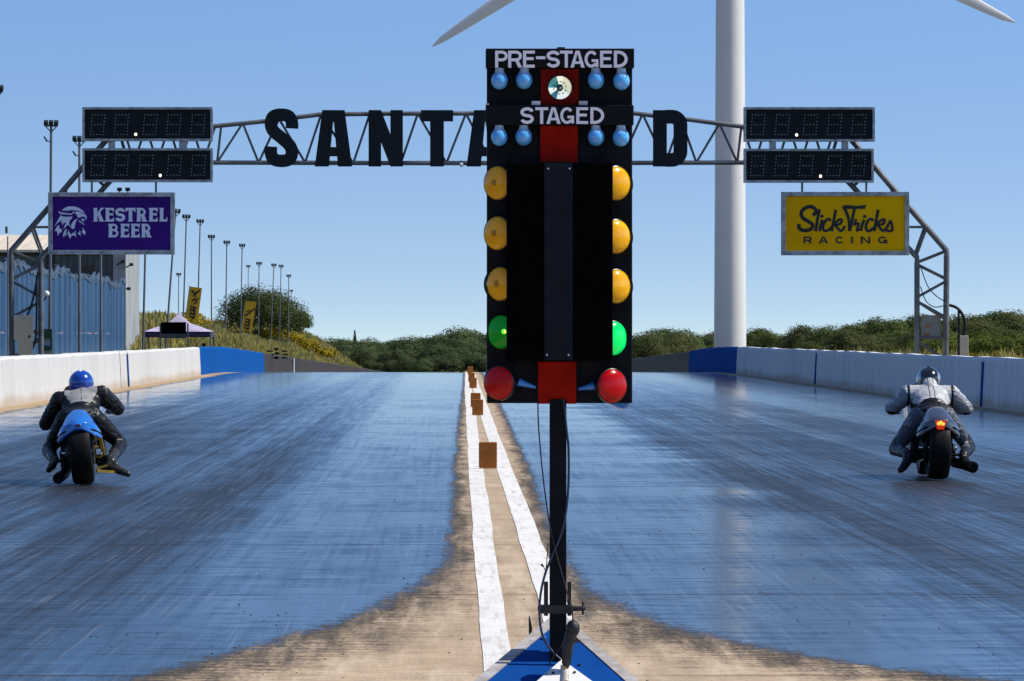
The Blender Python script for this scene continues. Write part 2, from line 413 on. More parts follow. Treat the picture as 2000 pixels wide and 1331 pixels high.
def line(name, pts):
    ys = list(np.arange(8, 40, 0.7)) + list(np.arange(40, 168, 4.0)) + [168 + 2 * i for i in range(12)] + list(range(192, 420, 14))
    A = np.array(pts)
    vs = []
    for i, y in enumerate(ys):
        c = np.interp(y, A[:, 0], A[:, 1]); wd = np.interp(y, A[:, 0], A[:, 2])
        j = 0.002 if y < 40 else 0.006
        sw = (0.0035 * math.sin(y * 0.55) + 0.002 * math.sin(y * 1.3)) * min(1, 40 / y)
        vs += [(c - wd / 2 + sw + random.uniform(-j, j), y, gz(y) + 0.004), (c + wd / 2 + sw + random.uniform(-j, j), y, gz(y) + 0.004)]
    b = MB(); b.add(vs, [(2 * i, 2 * i + 1, 2 * i + 3, 2 * i + 2) for i in range(len(ys) - 1)])
    return tag(b.build(name, s.mat, fix=False), kind='structure')
line('road_marking', [(8, .17, .13), (20, .215, .13), (26, .222, .135), (50, .288, .162), (89, .405, .18), (123, .50, .19), (170, .66, .18), (400, 1.2, .18)])
line('road_marking', [(8, .52, .15), (20, .54, .15), (29, .567, .15), (50, .592, .165), (89, .665, .20), (123, .73, .20), (170, .86, .18), (400, 1.42, .18)])
# crumbs of tyre rubber and grit
rng = np.random.default_rng(7)
b = MB()
for i in range(380):
    y = 18 + 34 * rng.random() ** 1.5; x = rng.uniform(-8.5, 10.2) * y / 75
    r = rng.uniform(0.0018, 0.004); a = rng.random() * 3
    b.box((x, y, gz(y) + r * 0.4), (r * 2.2, r * 2, r), Matrix.Rotation(a, 3, 'Z'))
tag(b.build('rubber_crumbs', M('rubber_crumb', (0.02, 0.018, 0.016), 0.8), fix=False), 'crumbs of tyre rubber scattered over the track surface', 'debris', kind='stuff')

# ------------------------------------------------------------------ lettering
def arc(cx, cy, rx, ry, a0, a1, n=12):
    return [(cx + rx * math.cos(R(a0 + (a1 - a0) * i / n)), cy + ry * math.sin(R(a0 + (a1 - a0) * i / n))) for i in range(n + 1)]
def glyph(ch, w, t, serif=0.0, th=None):
    """strokes and outlines of a capital in a box w wide and 1 high; t is the stem width"""
    a = t / 2; th = th or t; h = th / 2
    st = lambda x0, x1, y0=0, y1=1: ('p', [(x0, y0), (x1, y0), (x1, y1), (x0, y1)])
    o = []
    if ch in 'PRB':
        m = 0.46 if ch != 'B' else 0.53
        ry = (1 - h - m) / 2; rx = min(ry * 1.15, w * 0.6 - a)
        o.append(st(0, t))
        k = w - a if ch != 'B' else w * 0.93 - a
        o.append(('s', [(t * .9, 1 - h), (k - rx, 1 - h)] + arc(k - rx, (1 - h + m) / 2, rx, ry, 90, -90)[1:-1] + [(k - rx, m), (t * .9, m)], th))
        if ch == 'R': o.append(('p', [(w * .98 - t * 1.08, 0), (w * 1.02, 0), (w * .58 + t * .62, m), (w * .58 - t * .5, m)]))
        if ch == 'B':
            ry = (m - h) / 2; rx = min(ry * 1.2, w * 0.6 - a)
            o.append(('s', [(t * .9, m), (w - a - rx, m)] + arc(w - a - rx, (m + h) / 2, rx, ry, 90, -90)[1:-1] + [(w - a - rx, h), (t * .9, h)], th))
    elif ch == 'E':
        o += [st(0, t), st(t * .9, w, 1 - th, 1), st(t * .9, w, 0, th), st(t * .9, w * .9, .53 - h, .53 + h)]
        if serif: o += [('p', [(w, .68), (w, 1 - th * .9), (w * .72, 1 - th * .9)]), ('p', [(w, .32), (w, th * .9), (w * .72, th * .9)][::-1]), ('p', [(w * .9, .38), (w * .9, .68), (w * .74, .53)])]
    elif ch == 'F': o += [st(0, t), st(t * .9, w, 1 - th, 1), st(t * .9, w * .9, .53 - h, .53 + h)]
    elif ch == 'L':
        o += [st(0, t), st(t * .9, w, 0, th)]
        if serif: o.append(('p', [(w * 1.05, .34), (w, th * .8), (w * .7, th * .8)][::-1]))
    elif ch == 'T':
        o += [st(w / 2 - a, w / 2 + a, 0, 1 - th * .9), st(0, w, 1 - th, 1)]
        if serif: o += [('p', [(0, .68), (w * .26, 1 - th * .9), (0, 1 - th * .9)]), ('p', [(w, .68), (w, 1 - th * .9), (w * .74, 1 - th * .9)])]
    elif ch == 'I': o.append(st(0, t))
    elif ch == '-': o.append(st(0, w, .50, .50 + th))
    elif ch == 'D':
        rx = min(w * .62, .5, w - a - t * .92)
        o += [st(0, t), ('s', [(t * .9, 1 - h), (w - a - rx, 1 - h)] + arc(w - a - rx, .5, rx, .5 - h, 90, -90, 18)[1:-1] + [(w - a - rx, h), (t * .9, h)], t * .98)]
    elif ch == 'O': o.append(('s', arc(w / 2, .5, w / 2 - a, .5 - h, 0, 360, 28), t))
    elif ch == 'C': o.append(('s', arc(w / 2, .5, w / 2 - a, .5 - h, 42, 318, 24), th))
    elif ch == 'G':
        o.append(('s', arc(w / 2, .5, w / 2 - a, .5 - h, 40, 322, 24), th)); o.append(st(w * .52, w, .34, .34 + th * .9)); o.append(st(w - t * .85, w, .03, .36))
    elif ch == 'S':
        if serif: t = t * .85
        a = t / 2
        p = arc(w / 2, .75 - a / 2, w / 2 - a, .25 - a / 2, 12, 255, 18) + arc(w / 2, .25 + a / 2, w / 2 - a, .25 - a / 2, 75, -168, 18)
        o.append(('s', p, t))
    elif ch == 's':
        o.append(('s', crom([(w * .81, .66), (w * .81, .76), (w * .72, .865), (w * .5, .895), (w * .27, .865), (w * .19, .75), (w * .26, .62), (w * .5, .50), (w * .74, .37), (w * .81, .25), (w * .73, .135), (w * .5, .105), (w * .27, .135), (w * .19, .24), (w * .19, .35)], 5), t))
    elif ch == 'a':
        tp = .29
        o += [('p', [(0, 0), (w * .38, 0), (w * .5, .86), (w * .5, 1), (w * .2, 1)]), ('p', [(w * .62, 0), (w, 0), (w * .8, 1), (w * .5, 1), (w * .5, .86)]), st(w * .3, w * .7, .18, .345)]
        o.append(('p', [(w * .44, .66), (w * .5, .80), (w * .56, .66), (w * .66, 1), (w * .34, 1)]))
    elif ch == 'd':
        r_ = .15
        o += [st(0, t), ('s', [(t * .9, 1 - h), (w - a - r_, 1 - h)] + arc(w - a - r_, 1 - h - r_, r_, r_, 90, 0, 8)[1:] + arc(w - a - r_, h + r_, r_, r_, 0, -90, 8) + [(t * .9, h)], t)]
    elif ch == 'n':
        o += [st(0, w * .365), st(w * .635, w), ('p', [(w * .635, 0), (w, 0), (w * .365, 1), (0, 1)])]
    elif ch == 'A':
        tw = min(t * 1.12, w * .46); top = (w * .5 - t * .62, w * .5 + t * .62)
        o += [('p', [(0, 0), (tw, 0), (w * .5 + t * .25, 1), (top[0], 1)]), ('p', [(w - tw, 0), (w, 0), (top[1], 1), (w * .5 - t * .25, 1)]), st(w * .22, w * .78, .22, .22 + th * .85)]
    elif ch == 'N': o += [st(0, t), st(w - t, w), ('p', [(w - t * 1.12, 0), (w - t * .1, 0), (t * 1.12, 1), (t * .1, 1)])]
    elif ch == 'K':
        o += [st(0, t), ('p', [(t * .95, .36), (t * .95, .60), (w * .72, 1), (w * 1.0, 1)]), ('p', [(w * .98 - t * 1.1, 0), (w * 1.04, 0), (t * 1.9, .66), (t * 1.05, .52)])]
    if serif:
        stems = {'K': [0], 'E': [0], 'R': [0], 'B': [0], 'L': [0]}.get(ch, [])
        for x in stems:
            o += [st(x - serif, x + t * .5, 0, .075), st(x - serif, x + t * .5, .925, 1)]
            if ch in 'L': o.append(st(x + t * .5, x + t + serif, .925, 1))
            if ch in 'KR': o.append(st(x + t * .5, x + t + serif * .9, 0, .075))
        if ch == 'K': o += [st(w * .66, w * 1.04, .925, 1), st(w * .62, w * 1.12, 0, .075)]
        if ch == 'T': o.append(st(w / 2 - a - serif, w / 2 + a + serif, 0, .075))
        if ch == 'R': o.append(st(w * .70, w * 1.1, 0, .075))
    return o
def ribbon(b, pts, wd, fn, d0, d1, mi=0):
    n = len(pts); ws = wd if isinstance(wd, (list, tuple)) else [wd] * n
    closed = (abs(pts[0][0] - pts[-1][0]) + abs(pts[0][1] - pts[-1][1])) < 1e-6
    Lp, Rp = [], []
    for i in range(n):
        p = Vector(pts[i])
        if closed:
            t0 = (p - Vector(pts[i - 1 if i else n - 2])).normalized(); t1 = (Vector(pts[i + 1 if i < n - 1 else 1]) - p).normalized()
        else:
            t0 = (p - Vector(pts[i - 1])).normalized() if i else None; t1 = (Vector(pts[i + 1]) - p).normalized() if i < n - 1 else None
            t0 = t0 or t1; t1 = t1 or t0
        t = (t0 + t1); t = t.normalized() if t.length > 1e-6 else t0
        nr = Vector((-t.y, t.x)); k = max(0.6, abs(t.dot(t0)))
        Lp.append(p + nr * ws[i] / 2 / k); Rp.append(p - nr * ws[i] / 2 / k)
    vs = []
    for i in range(n):
        vs += [fn(Lp[i].x, Lp[i].y, d0), fn(Rp[i].x, Rp[i].y, d0), fn(Lp[i].x, Lp[i].y, d1), fn(Rp[i].x, Rp[i].y, d1)]
    fs = []
    for i in range(n - 1):
        q, r_ = 4 * i, 4 * i + 4
        fs += [(q, q + 1, r_ + 1, r_), (q, r_, r_ + 2, q + 2), (q + 1, q + 3, r_ + 3, r_ + 1), (q + 2, r_ + 2, r_ + 3, q + 3)]
    if not closed: fs += [(0, 2, 3, 1), (4 * n - 4, 4 * n - 3, 4 * n - 1, 4 * n - 2)]
    b.add(vs, fs, mi)
def letters(b, spec, fn, t, d0, d1, y0, hgt, serif=0.0, th=None, step=0.0006):
    """spec: list of (character, x0, width) in the units of fn's u; heights scale with hgt"""
    for ch, x0, wd in spec:
        for i, it in enumerate(glyph(ch, wd / hgt, t, serif, th)):
            f2 = lambda u, v, d, x0=x0: fn(x0 + u * hgt, y0 + v * hgt, d)
            if it[0] == 'p': b.prism(it[1], f2, d0 - i * step, d1)
            else: ribbon(b, it[1], it[2], f2, d0 - i * step, d1)
def crom(pts, n=6):
    out = []
    q = [pts[0]] + list(pts) + [pts[-1]]
    for i in range(1, len(q) - 2):
        p0, p1, p2, p3 = (Vector(q[i + k]) for k in (-1, 0, 1, 2))
        for j in range(n):
            t = j / n
            v = 0.5 * ((2 * p1) + (p2 - p0) * t + (2 * p0 - 5 * p1 + 4 * p2 - p3) * t * t + (3 * p1 - p0 - 3 * p2 + p3) * t ** 3)
            out.append(tuple(v))
    out.append(tuple(pts[-1])); return out

# ------------------------------------------------------------------ concrete barriers
def wall_mat(name, col, stain, streak, dirt=(0.36, 0.27, 0.17), amt=0.6):
    s = NT(name)
    X, Y, Z = s.xyz()
    v1 = s.noise(3.0, (1, 1, 0.06), 5.0, 0.6); v2 = s.noise(0.35, (1, 1, 0.5), 4.0, off=(4, 1, 0)); v3 = s.noise(11.0, (1, 1, 0.25), 3.0, off=(1, 8, 3)); v4 = s.noise(0.9, (1, 1, 0.04), 3.0, off=(9, 8, 3))
    c = s.mix(s.mapr(v1, 0.48, 0.72, 0.0, 0.75), col, stain)
    c = s.mix(s.mapr(v2, 0.45, 0.7, 0.0, 0.55), c, stain)
    c = s.mix(s.mapr(v4, 0.68, 0.74, 0.0, 0.45), c, streak)
    c = s.mix(s.mapr(v3, 0.66, 0.73, 0.0, 0.6), c, streak)
    spl = s.math('SUBTRACT', s.math('ADD', s.math('MULTIPLY', v3, 0.35), s.math('MULTIPLY', v2, 0.4)), Z)
    c = s.mix(s.mapr(spl, 0.12, 0.30, 0.0, amt), c, dirt)
    s.ln(c, s.b.inputs['Base Color']); s.b.inputs['Roughness'].default_value = 0.8; s.b.inputs['Specular IOR Level'].default_value = 0.04
    s.bump(v3, 0.25, 0.01)
    return s.mat
mw_white = wall_mat('white_painted_concrete', (0.56, 0.555, 0.54), (0.45, 0.445, 0.43), (0.22, 0.24, 0.27))
mw_whiteR = wall_mat('scuffed_white_concrete', (0.72, 0.72, 0.72), (0.50, 0.53, 0.57), (0.10, 0.12, 0.16))
mw_blue = wall_mat('blue_painted_concrete', (0.002, 0.075, 0.30), (0.002, 0.06, 0.24), (0.002, 0.05, 0.22), amt=0.0)
mw_grey = wall_mat('bare_dark_concrete', (0.052, 0.050, 0.052), (0.036, 0.035, 0.036), (0.02, 0.02, 0.02), amt=0.0)
mw_brown = wall_mat('weathered_brown_concrete', (0.22, 0.175, 0.12), (0.15, 0.12, 0.085), (0.04, 0.035, 0.03), amt=0.3)
m_stripe = M('blue_joint_paint', (0.004, 0.07, 0.30), 0.7, spec=.15)
random.seed(11)
def barrier(xf, sgn, y0, y1, mat, label, h=1.0, stripe=None):
    """xf: face towards the track, sgn: which way its thickness goes"""
    b = MB()
    n = max(2, int((y1 - y0) / 1.2))
    vs = []
    for i in range(n + 1):
        y = y0 + 0.012 + (y1 - y0 - 0.024) * i / n; g = gz(y); j = random.uniform(-.012, .012); k = random.uniform(-.008, .008)
        vs += [(xf + k, y, g - 0.1), (xf + sgn * .05 + k, y, g + h - .06 + j), (xf + sgn * .09, y, g + h + j), (xf + sgn * .29, y, g + h + j), (xf + sgn * .33, y, g + h - .06), (xf + sgn * .42, y, g - 0.1)]
    fs = [(6 * i + k, 6 * i + k + 1, 6 * i + k + 7, 6 * i + k + 6) for i in range(n) for k in range(5)]
    fs += [tuple(range(6)), tuple(6 * n + k for k in range(6))[::-1]]
    b.add(vs, fs)
    o = b.build('concrete_barrier', mat, origin=(xf, y0, 0))
    o.location = (xf, y0, 0)
    tag(o, label, 'barrier', 'barrier blocks along the edges of the track')
    if stripe:
        y = stripe; b = MB()
        b.box((xf - sgn * .012 + sgn * .028, y, gz(y) + h * .46), (.05, .22, h * .9), Matrix.Rotation(sgn * .05, 3, 'Y'))
        b.build('joint_stripe', m_stripe, o, origin=(xf, y0, 0))
    return o
barrier(XL, -1, 62, 128, mw_white, 'long white concrete barrier behind the rider with the blue helmet', stripe=127.7)
barrier(XL, -1, 128, 165, mw_white, 'short white concrete barrier between a blue joint line and the solid blue block')
barrier(XL, -1, 165, 222, mw_blue, 'solid blue concrete barrier below the grassy bank')
barrier(XL, -1, 222, 262, mw_grey, 'dark grey concrete barrier between the blue block and a pale vertical strip', stripe=None)
o = barrier(XL, -1, 262, 720, mw_grey, 'dark grey concrete barrier sloping away over the crest below the bank')
b = MB(); b.box((XL + .02, 262.9, gz(262.9) + .46), (.04, 1.3, .95)); b.build('pale_strip', M('pale_patch', (0.5, 0.55, 0.62), 0.7), o, origin=(XL, 262, 0))
barrier(XR, 1, 60, 92.2, mw_whiteR, 'scuffed white concrete barrier right of the rider in the grey suit', stripe=92.0)
barrier(XR, 1, 92.2, 134, mw_whiteR, 'scuffed white barrier behind the grey suited rider, between two blue joint lines', stripe=133.8)
barrier(XR, 1, 134, 171, mw_whiteR, 'scuffed white concrete barrier between the solid blue block and the first blue joint line')
barrier(XR, 1, 171, 205, mw_blue, 'solid blue concrete barrier in front of the wind turbine tower')
barrier(XR, 1, 205, 720, mw_brown, 'bare brown concrete barrier curving away beside the start lights', h=0.97)

# ------------------------------------------------------------------ foam timing blocks
s = NT('orange_brown_foam')
a1 = s.noise(9.0, detail=5.0); a2 = s.noise(40, detail=3.0)
s.ln(s.mix(s.mapr(a1, 0.3, 0.7), (0.30, 0.085, 0.010), (0.42, 0.14, 0.016)), s.b.inputs['Base Color']); s.b.inputs['Roughness'].default_value = 0.9
s.bump(a2, 0.5, 0.004)
FB = [((953, 916, 180.7), 'largest orange foam block standing nearest on the white centre lines'), ((933, 812, 109), 'orange foam block just in front of a half hidden one on the centre lines'),
      ((929, 796, 98), 'orange foam block half hidden by the one in front of it'), ((924, 759, 72.5), 'orange foam block farther along, in front of a mostly hidden one'),
      ((921, 747, 64), 'mostly hidden orange foam block near the crest of the track'), ((918.5, 732, 53.5), 'smallest orange foam block on the crest of the track against the trees')]
random.seed(5)
for (px, py, sc), lab in FB:
    Y = F / sc; p = P(px, py, Y)
    b = MB(); b.box((0, 0, .14), (.195, .12, .28))
    o = b.build('foam_block', s.mat, bevel=.008)
    o.location = (p.x, Y, gz(Y) + .009); o.rotation_euler = (0, 0, random.uniform(-.06, .06))
    tag(o, lab, 'foam block', 'foam timing blocks along the centre line')

# ------------------------------------------------------------------ gantry over the track
GY = 125.0
G = lambda x, y, d=0.0: P(x, y, GY) + Vector((0, d, 0))
gr = thing('race_gantry', (G(878, 0).x, GY, 0), 'grey steel truss gantry spanning the whole track on lattice legs', 'gantry')
gl = gr.location
top = [(150, 330), (232, 245), (418, 247), (520, 236), (625, 223), (760, 222), (948, 222), (1100, 222), (1240, 222), (1340, 232), (1452, 247), (1640, 247), (1700, 330)]
def gpath(name, pts, r, n=8):
    b = MB(); b.path([G(x, y) for x, y in pts], r, n); return b.build(name, m_steel, gr, gl, smooth=50)
gpath('top_chord', [(418, 247), (520, 237), (625, 224), (760, 222.5), (948, 222), (1240, 222), (1345, 234), (1452, 248)], .062)
gpath('bottom_chord', [(214, 318), (418, 318), (760, 319), (1100, 319), (1452, 318), (1650, 318)], .062)
gpath('top_chord', [(230, 248), (418, 247)], .062); gpath('top_chord', [(1452, 248), (1632, 248)], .062)
for sg in (1, -1):
    q = (lambda x: x) if sg == 1 else (lambda x: 1871 - x)
    leg = MB()
    leg.path([G(q(230), 248), G(q(163), 326), G(q(96), 405), G(q(22), 490), G(q(22), 500), G(q(25), 800)], .08, 8)
    leg.path([G(q(250), 318), G(q(205), 365), G(q(140), 440), G(q(80), 503), G(q(80), 515), G(q(80), 800)], .075, 8)
    leg.build('leg', m_steel, gr, gl, smooth=50)
    for x0, y0, x1, y1, r in [(230, 248, 250, 318, .045), (163, 326, 205, 365, .045), (163, 326, 250, 318, .04), (128, 367, 140, 440, .04), (62, 444, 96, 444, .035), (62, 446, 82, 500, .045), (66, 444, 86, 500, .03), (140, 440, 128, 367, .03),
                           (24, 491, 80, 513, .045), (80, 517, 24, 545, .045), (24, 550, 78, 580, .04), (78, 590, 24, 620, .04), (24, 625, 80, 655, .04), (78, 662, 26, 700, .05), (24, 705, 80, 740, .05)]:
        if sg == -1 and y0 > 590: continue
        b = MB(); b.path([G(q(x0), y0), G(q(x1), y1)], r, 6); b.build('brace', m_steel, gr, gl, smooth=50)
    if sg == -1:
        for x0, y0, x1, y1, r in [(1793, 590, 1848, 625, .045), (1793, 660, 1848, 661, .04), (1793, 668, 1848, 705, .05)]:
            b = MB(); b.path([G(x0, y0), G(x1, y1)], r, 6); b.build('brace', m_steel, gr, gl, smooth=50)
tops = [(432, 246), (474, 241), (545, 233), (627, 224), (722, 223), (816, 222), (910, 222), (1000, 222), (1085, 222), (1170, 222), (1255, 223), (1330, 232), (1405, 242), (1448, 247)]
bots = [(424, 318), (505, 318), (596, 318), (690, 319), (783, 319), (872, 319), (960, 319), (1043, 319), (1127, 319), (1212, 319), (1300, 319), (1360, 318), (1440, 318)]
zig = []
for i in range(len(bots)):
    zig.append((tops[i], bots[i])); zig.append((bots[i], tops[i + 1]))
for xx in range(240, 420, 45):
    zig.append(((xx, 248), (xx + 22, 318))); zig.append(((xx + 22, 318), (xx + 45, 248)))
    zig.append(((1871 - xx, 248), (1849 - xx, 318))); zig.append(((1849 - xx, 318), (1826 - xx, 248)))
for a_, b_ in zig:
    b = MB(); b.path([G(*a_), G(*b_)], .034, 6); b.build('brace', m_steel, gr, gl, smooth=50)
m_cable = M('black_cable', (0.012, 0.012, 0.014), 0.5)
b = MB(); b.path([G(x, y, -.06) for x, y in crom([(1797, 520), (1812, 560), (1830, 580), (1848, 590)])], .014, 6); b.build('cable', m_cable, gr, gl)
b = MB(); b.path([G(x, y, -.06) for x, y in crom([(1797, 560), (1808, 588), (1825, 600), (1846, 597)])], .014, 6); b.build('cable', m_cable, gr, gl)
b = MB(); b.path([G(x, y, -.06) for x, y in crom([(75, 530), (66, 580), (56, 612), (50, 622)])], .03, 6); b.path([G(x, y, -.06) for x, y in crom([(72, 540), (72, 600), (70, 660), (60, 692)])], .03, 6); b.build('cable', m_cable, gr, gl)
# boxes on the legs
m_beige = M('beige_cabinet_paint', (0.70, 0.55, 0.39), 0.6, var=0.12, scale=3)
t = thing('electrical_cabinet', G(48, 800, -.2), 'beige metal electrical cabinet on the gantry leg by the blue fence', 'cabinet')
b = MB(); b.bbox(G(29, 616, -.35), G(66, 664, -.05)); b.build('door', m_beige, t, t.location, bevel=.01)
b = MB(); b.bbox(G(37, 664.5, -.33), G(65, 800, -.08)); b.build('pedestal', m_beige, t, t.location)
b = MB(); b.bbox(G(58, 655, -.38), G(61, 660, -.352)); b.build('handle', m_dark, t, t.location)
m_greymdf = M('pale_board', (0.30, 0.28, 0.25), 0.7, var=0.2, scale=4)
t = thing('junction_box', G(1818, 660, .1), 'pale grey board with two round orange stickers between the right gantry legs', 'junction box')
b = MB(); b.bbox(G(1801, 616, .05), G(1838, 660, .2)); b.build('box', m_greymdf, t, t.location, bevel=.01)
for yy in (637, 655):
    b = MB(); b.lathe([(.06, 0), (.058, .012)], G(1812, yy, .05), (0, -1, 0), 16); b.build('sticker', M('orange_sticker', (0.42, 0.13, 0.04), 0.6), t, t.location)
t = thing('bollard_lamp', G(1885, 800, .3), 'beige post with a bent black pipe lamp just right of the gantry leg', 'lamp post')
b = MB(); b.bbox(G(1877, 656, .2), G(1893, 800, .45)); b.build('post', m_beige, t, t.location, bevel=.01)
b = MB(); b.path([G(x, y, .32) for x, y in crom([(1885, 657), (1887, 640), (1884, 618), (1872, 602), (1856, 596)])], [.07] * 3 + [.04] * 22, 8); b.build('pipe', m_dark, t, t.location, smooth=60)
b = MB(); b.path([G(1875, 606, .34), G(1876, 800, .34)], .03, 6); b.build('rod', m_dark, t, t.location)
t = thing('camera_housing', G(900, 319, -.1), 'small white lamp clamped under the gantry beside the second letter A', 'lamp')
b = MB(); b.ball(G(901, 322, -.1), (.065, .09, .07), 12); b.build('housing', m_white, t, t.location, smooth=60)
b = MB(); b.bbox(G(900, 318, -.12), G(902, 314, -.0)); b.build('bracket', m_steel, t, t.location)

# letters on the gantry
m_letter = M('black_letter_sheet', (0.005, 0.008, 0.012), 0.6, var=0.25, scale=3, spec=0.3)
names = ['S', 'A', 'N', 'T', 'A', 'P', 'O', 'D']
lx = [(517, 583), (615, 688), (720, 787), (822, 885), (911, 985), (1072, 1136), (1168, 1234), (1275, 1342)]
labs = ['black sheet letter S, first on the gantry', 'black sheet letter A between the S and the N on the gantry', 'black sheet letter N between A and T on the gantry', 'black sheet letter T right of the N on the gantry',
        'black sheet letter A half hidden by the start lights', 'black sheet letter P hidden behind the start lights', 'black sheet letter O hidden behind the start lights', 'black sheet letter D, last on the gantry, right of the start lights']
for ch, (x0, x1), lab in zip(names, lx, labs):
    y1, y0 = (213, 327) if ch == 'S' else (216, 326)
    p0 = G(x0, y0, -.12); k = GY / F; hg = (y0 - y1) * k; wd = (x1 - x0) * k
    b = MB()
    fn = lambda u, v, d: Vector((p0.x + u, GY - .12 + d, p0.z + v))
    tt = {'S': .215}.get(ch, .245)
    gch = ch.lower() if ch in 'SAND' else ch
    letters(b, [(gch, 0, wd)], fn, tt, -.05, .05, 0, hg, th=.2 if ch in 'AT' else .235, step=.004)
    o = b.build('gantry_letter', m_letter, origin=p0); o.location = p0
    tag(o, lab, 'letter', 'letters on the gantry')

# timing boards
m_face = M('board_face', (0.004, 0.007, 0.011), 0.6, var=0.3, scale=2, spec=0.25)
m_led = M('unlit_bulb', (0.36, 0.37, 0.39), 0.4)
m_point = M('lit_bulb', (1.0, 0.9, 0.7), 0.4, emit=2.2, ecol=(1.0, 0.9, 0.72), var=0)
def board(x0, y0, x1, y1, digits, point, lab):
    t = thing('timing_board', G((x0 + x1) / 2, y1, -.2), lab, 'timing board', 'timing boards on the gantry')
    o = t.location
    b = MB(); fr = 4.5; a_, c_ = -.42, -.16
    b.bbox(G(x0, y0, a_), G(x1, y0 + fr, c_)); b.bbox(G(x0, y1 - fr, a_), G(x1, y1, c_)); b.bbox(G(x0, y0 + fr, a_), G(x0 + fr, y1 - fr, c_)); b.bbox(G(x1 - fr, y0 + fr, a_), G(x1, y1 - fr, c_))
    b.build('frame', m_frame, t, o)
    b = MB(); b.bbox(G(x0 + fr, y0 + fr, -.36), G(x1 - fr, y1 - fr, -.18)); b.build('face', m_face, t, o)
    for dx, dy in digits:
        b = MB()
        for r_ in range(7):
            for c in range(5):
                if r_ in (0, 3, 6) or c in (0, 4):
                    b.ball(G(dx + c * 6.1 + (6 - r_) * .55, dy + r_ * 6.4, -.365), (.017, .012, .017), 6)
        q = lambda u, v: G(dx + u * 6.1 + (6 - v) * .55, dy + v * 6.4, -.363)
        for u0, v0, u1, v1 in ((0, 0, 4, 0), (0, 3, 4, 3), (0, 6, 4, 6), (0, 0, 0, 6), (4, 0, 4, 6)): b.bar(q(u0, v0), q(u1, v1), .012, .004, mi=1, up=(0, 1, 0))
        b.build('digit_text', [m_led, m_face], t, o, fix=False)
    b = MB(); b.ball(G(point[0], point[1], -.37), (.036, .03, .04), 10); b.build('decimal_point', m_point, t, o, smooth=60)
board(163, 211, 417, 277, [(x, 226) for x in (179, 225, 281, 327, 374)], (267, 264), 'upper black timing board left, its lit point after the second digit')
board(163, 291, 417, 357, [(x, 305) for x in (179, 225, 273, 328, 375)], (314.6, 344), 'lower black timing board left, above the purple sign')
board(1451, 211, 1706, 278, [(x, 226) for x in (1464.6, 1512, 1567, 1614, 1661)], (1554, 265), 'upper black timing board right, beside the turbine tower')
board(1451, 292, 1704, 358, [(x, 306) for x in (1464, 1511, 1558.5, 1613, 1660)], (1600.5, 345.5), 'lower black timing board right, above the yellow sign')
for xa, xb in ((213, 226), (351, 366), (1501, 1514), (1642, 1655)):
    b = MB(); p = G((xa + xb) / 2, 284, -.25); b.box((0, 0, 0), ((xb - xa) * GY / F, .12, 15 * GY / F))
    o = b.build('mounting_bracket', m_frame); o.location = p
    tag(o, {213: 'grey bracket joining the left timing boards at their left end', 351: 'grey bracket joining the left timing boards at their right end', 1501: 'grey bracket joining the right timing boards nearest the turbine', 1642: 'grey bracket joining the right timing boards at their outer end'}[xa], 'bracket', 'brackets between the timing boards')

# hanging advertising signs
def sign(x0, y0, x1, y1, mat, lab, hang):
    t = thing('hanging_sign', G((x0 + x1) / 2, y1, -.3), lab, 'sign', None)
    o = t.location; fr = 8.5; b = MB(); a_, c_ = -.42, -.22
    b.bbox(G(x0, y0, a_), G(x1, y0 + fr, c_)); b.bbox(G(x0, y1 - fr, a_), G(x1, y1, c_)); b.bbox(G(x0, y0 + fr, a_), G(x0 + fr, y1 - fr, c_)); b.bbox(G(x1 - fr, y0 + fr, a_), G(x1, y1 - fr, c_))
    b.build('frame', m_frame, t, o, bevel=.006)
    b = MB(); b.bbox(G(x0 + fr, y0 + fr, -.36), G(x1 - fr, y1 - fr, -.24)); b.build('panel', mat, t, o)
    for hx, hy in hang:
        b = MB(); b.path([G(hx, hy, -.3), G(hx, y0 + .5, -.3)], .03, 6); b.build('hanger', m_steel, t, o)
    return t
m_purple = M('purple_sign_vinyl', (0.062, 0.013, 0.215), 0.6, spec=.08, var=0.15, scale=1.2)
m_yellow = M('golden_yellow_sign_vinyl', (0.95, 0.55, 0.002), 0.6, var=0.1, scale=0.5, spec=.06, col2=(0.95, 0.42, 0.002))
m_lilac = M('pale_lilac_print', (0.78, 0.79, 0.92), 0.55, var=0.06)
m_ink = M('black_print', (0.008, 0.01, 0.012), 0.55)
ks = sign(96.5, 377, 343, 498, m_purple, 'purple advertising sign with a bird of prey head hanging on the left of the gantry', [(181, 357), (306, 357)])
kf = lambda u, v, d: G(95 + u / 8.0, 375 + v / 8.0, -.36 + d)
kf2 = lambda u, v, d: kf(u, 1000 - v, d)
b = MB()
letters(b, [('K', 722, 150), ('E', 908, 128), ('S', 1055, 155), ('T', 1215, 155), ('R', 1395, 145), ('E', 1588, 128), ('L', 1752, 115)], kf2, .25, -.006, 0, 1000 - 470, 212, serif=.045, th=.155, step=.0012)
letters(b, [('B', 955, 160), ('E', 1145, 128), ('E', 1308, 128), ('R', 1470, 140)], kf2, .25, -.006, 0, 1000 - 717, 212, serif=.045, th=.155, step=.0012)
b.build('lettering', m_lilac, ks, ks.location)
b = MB()
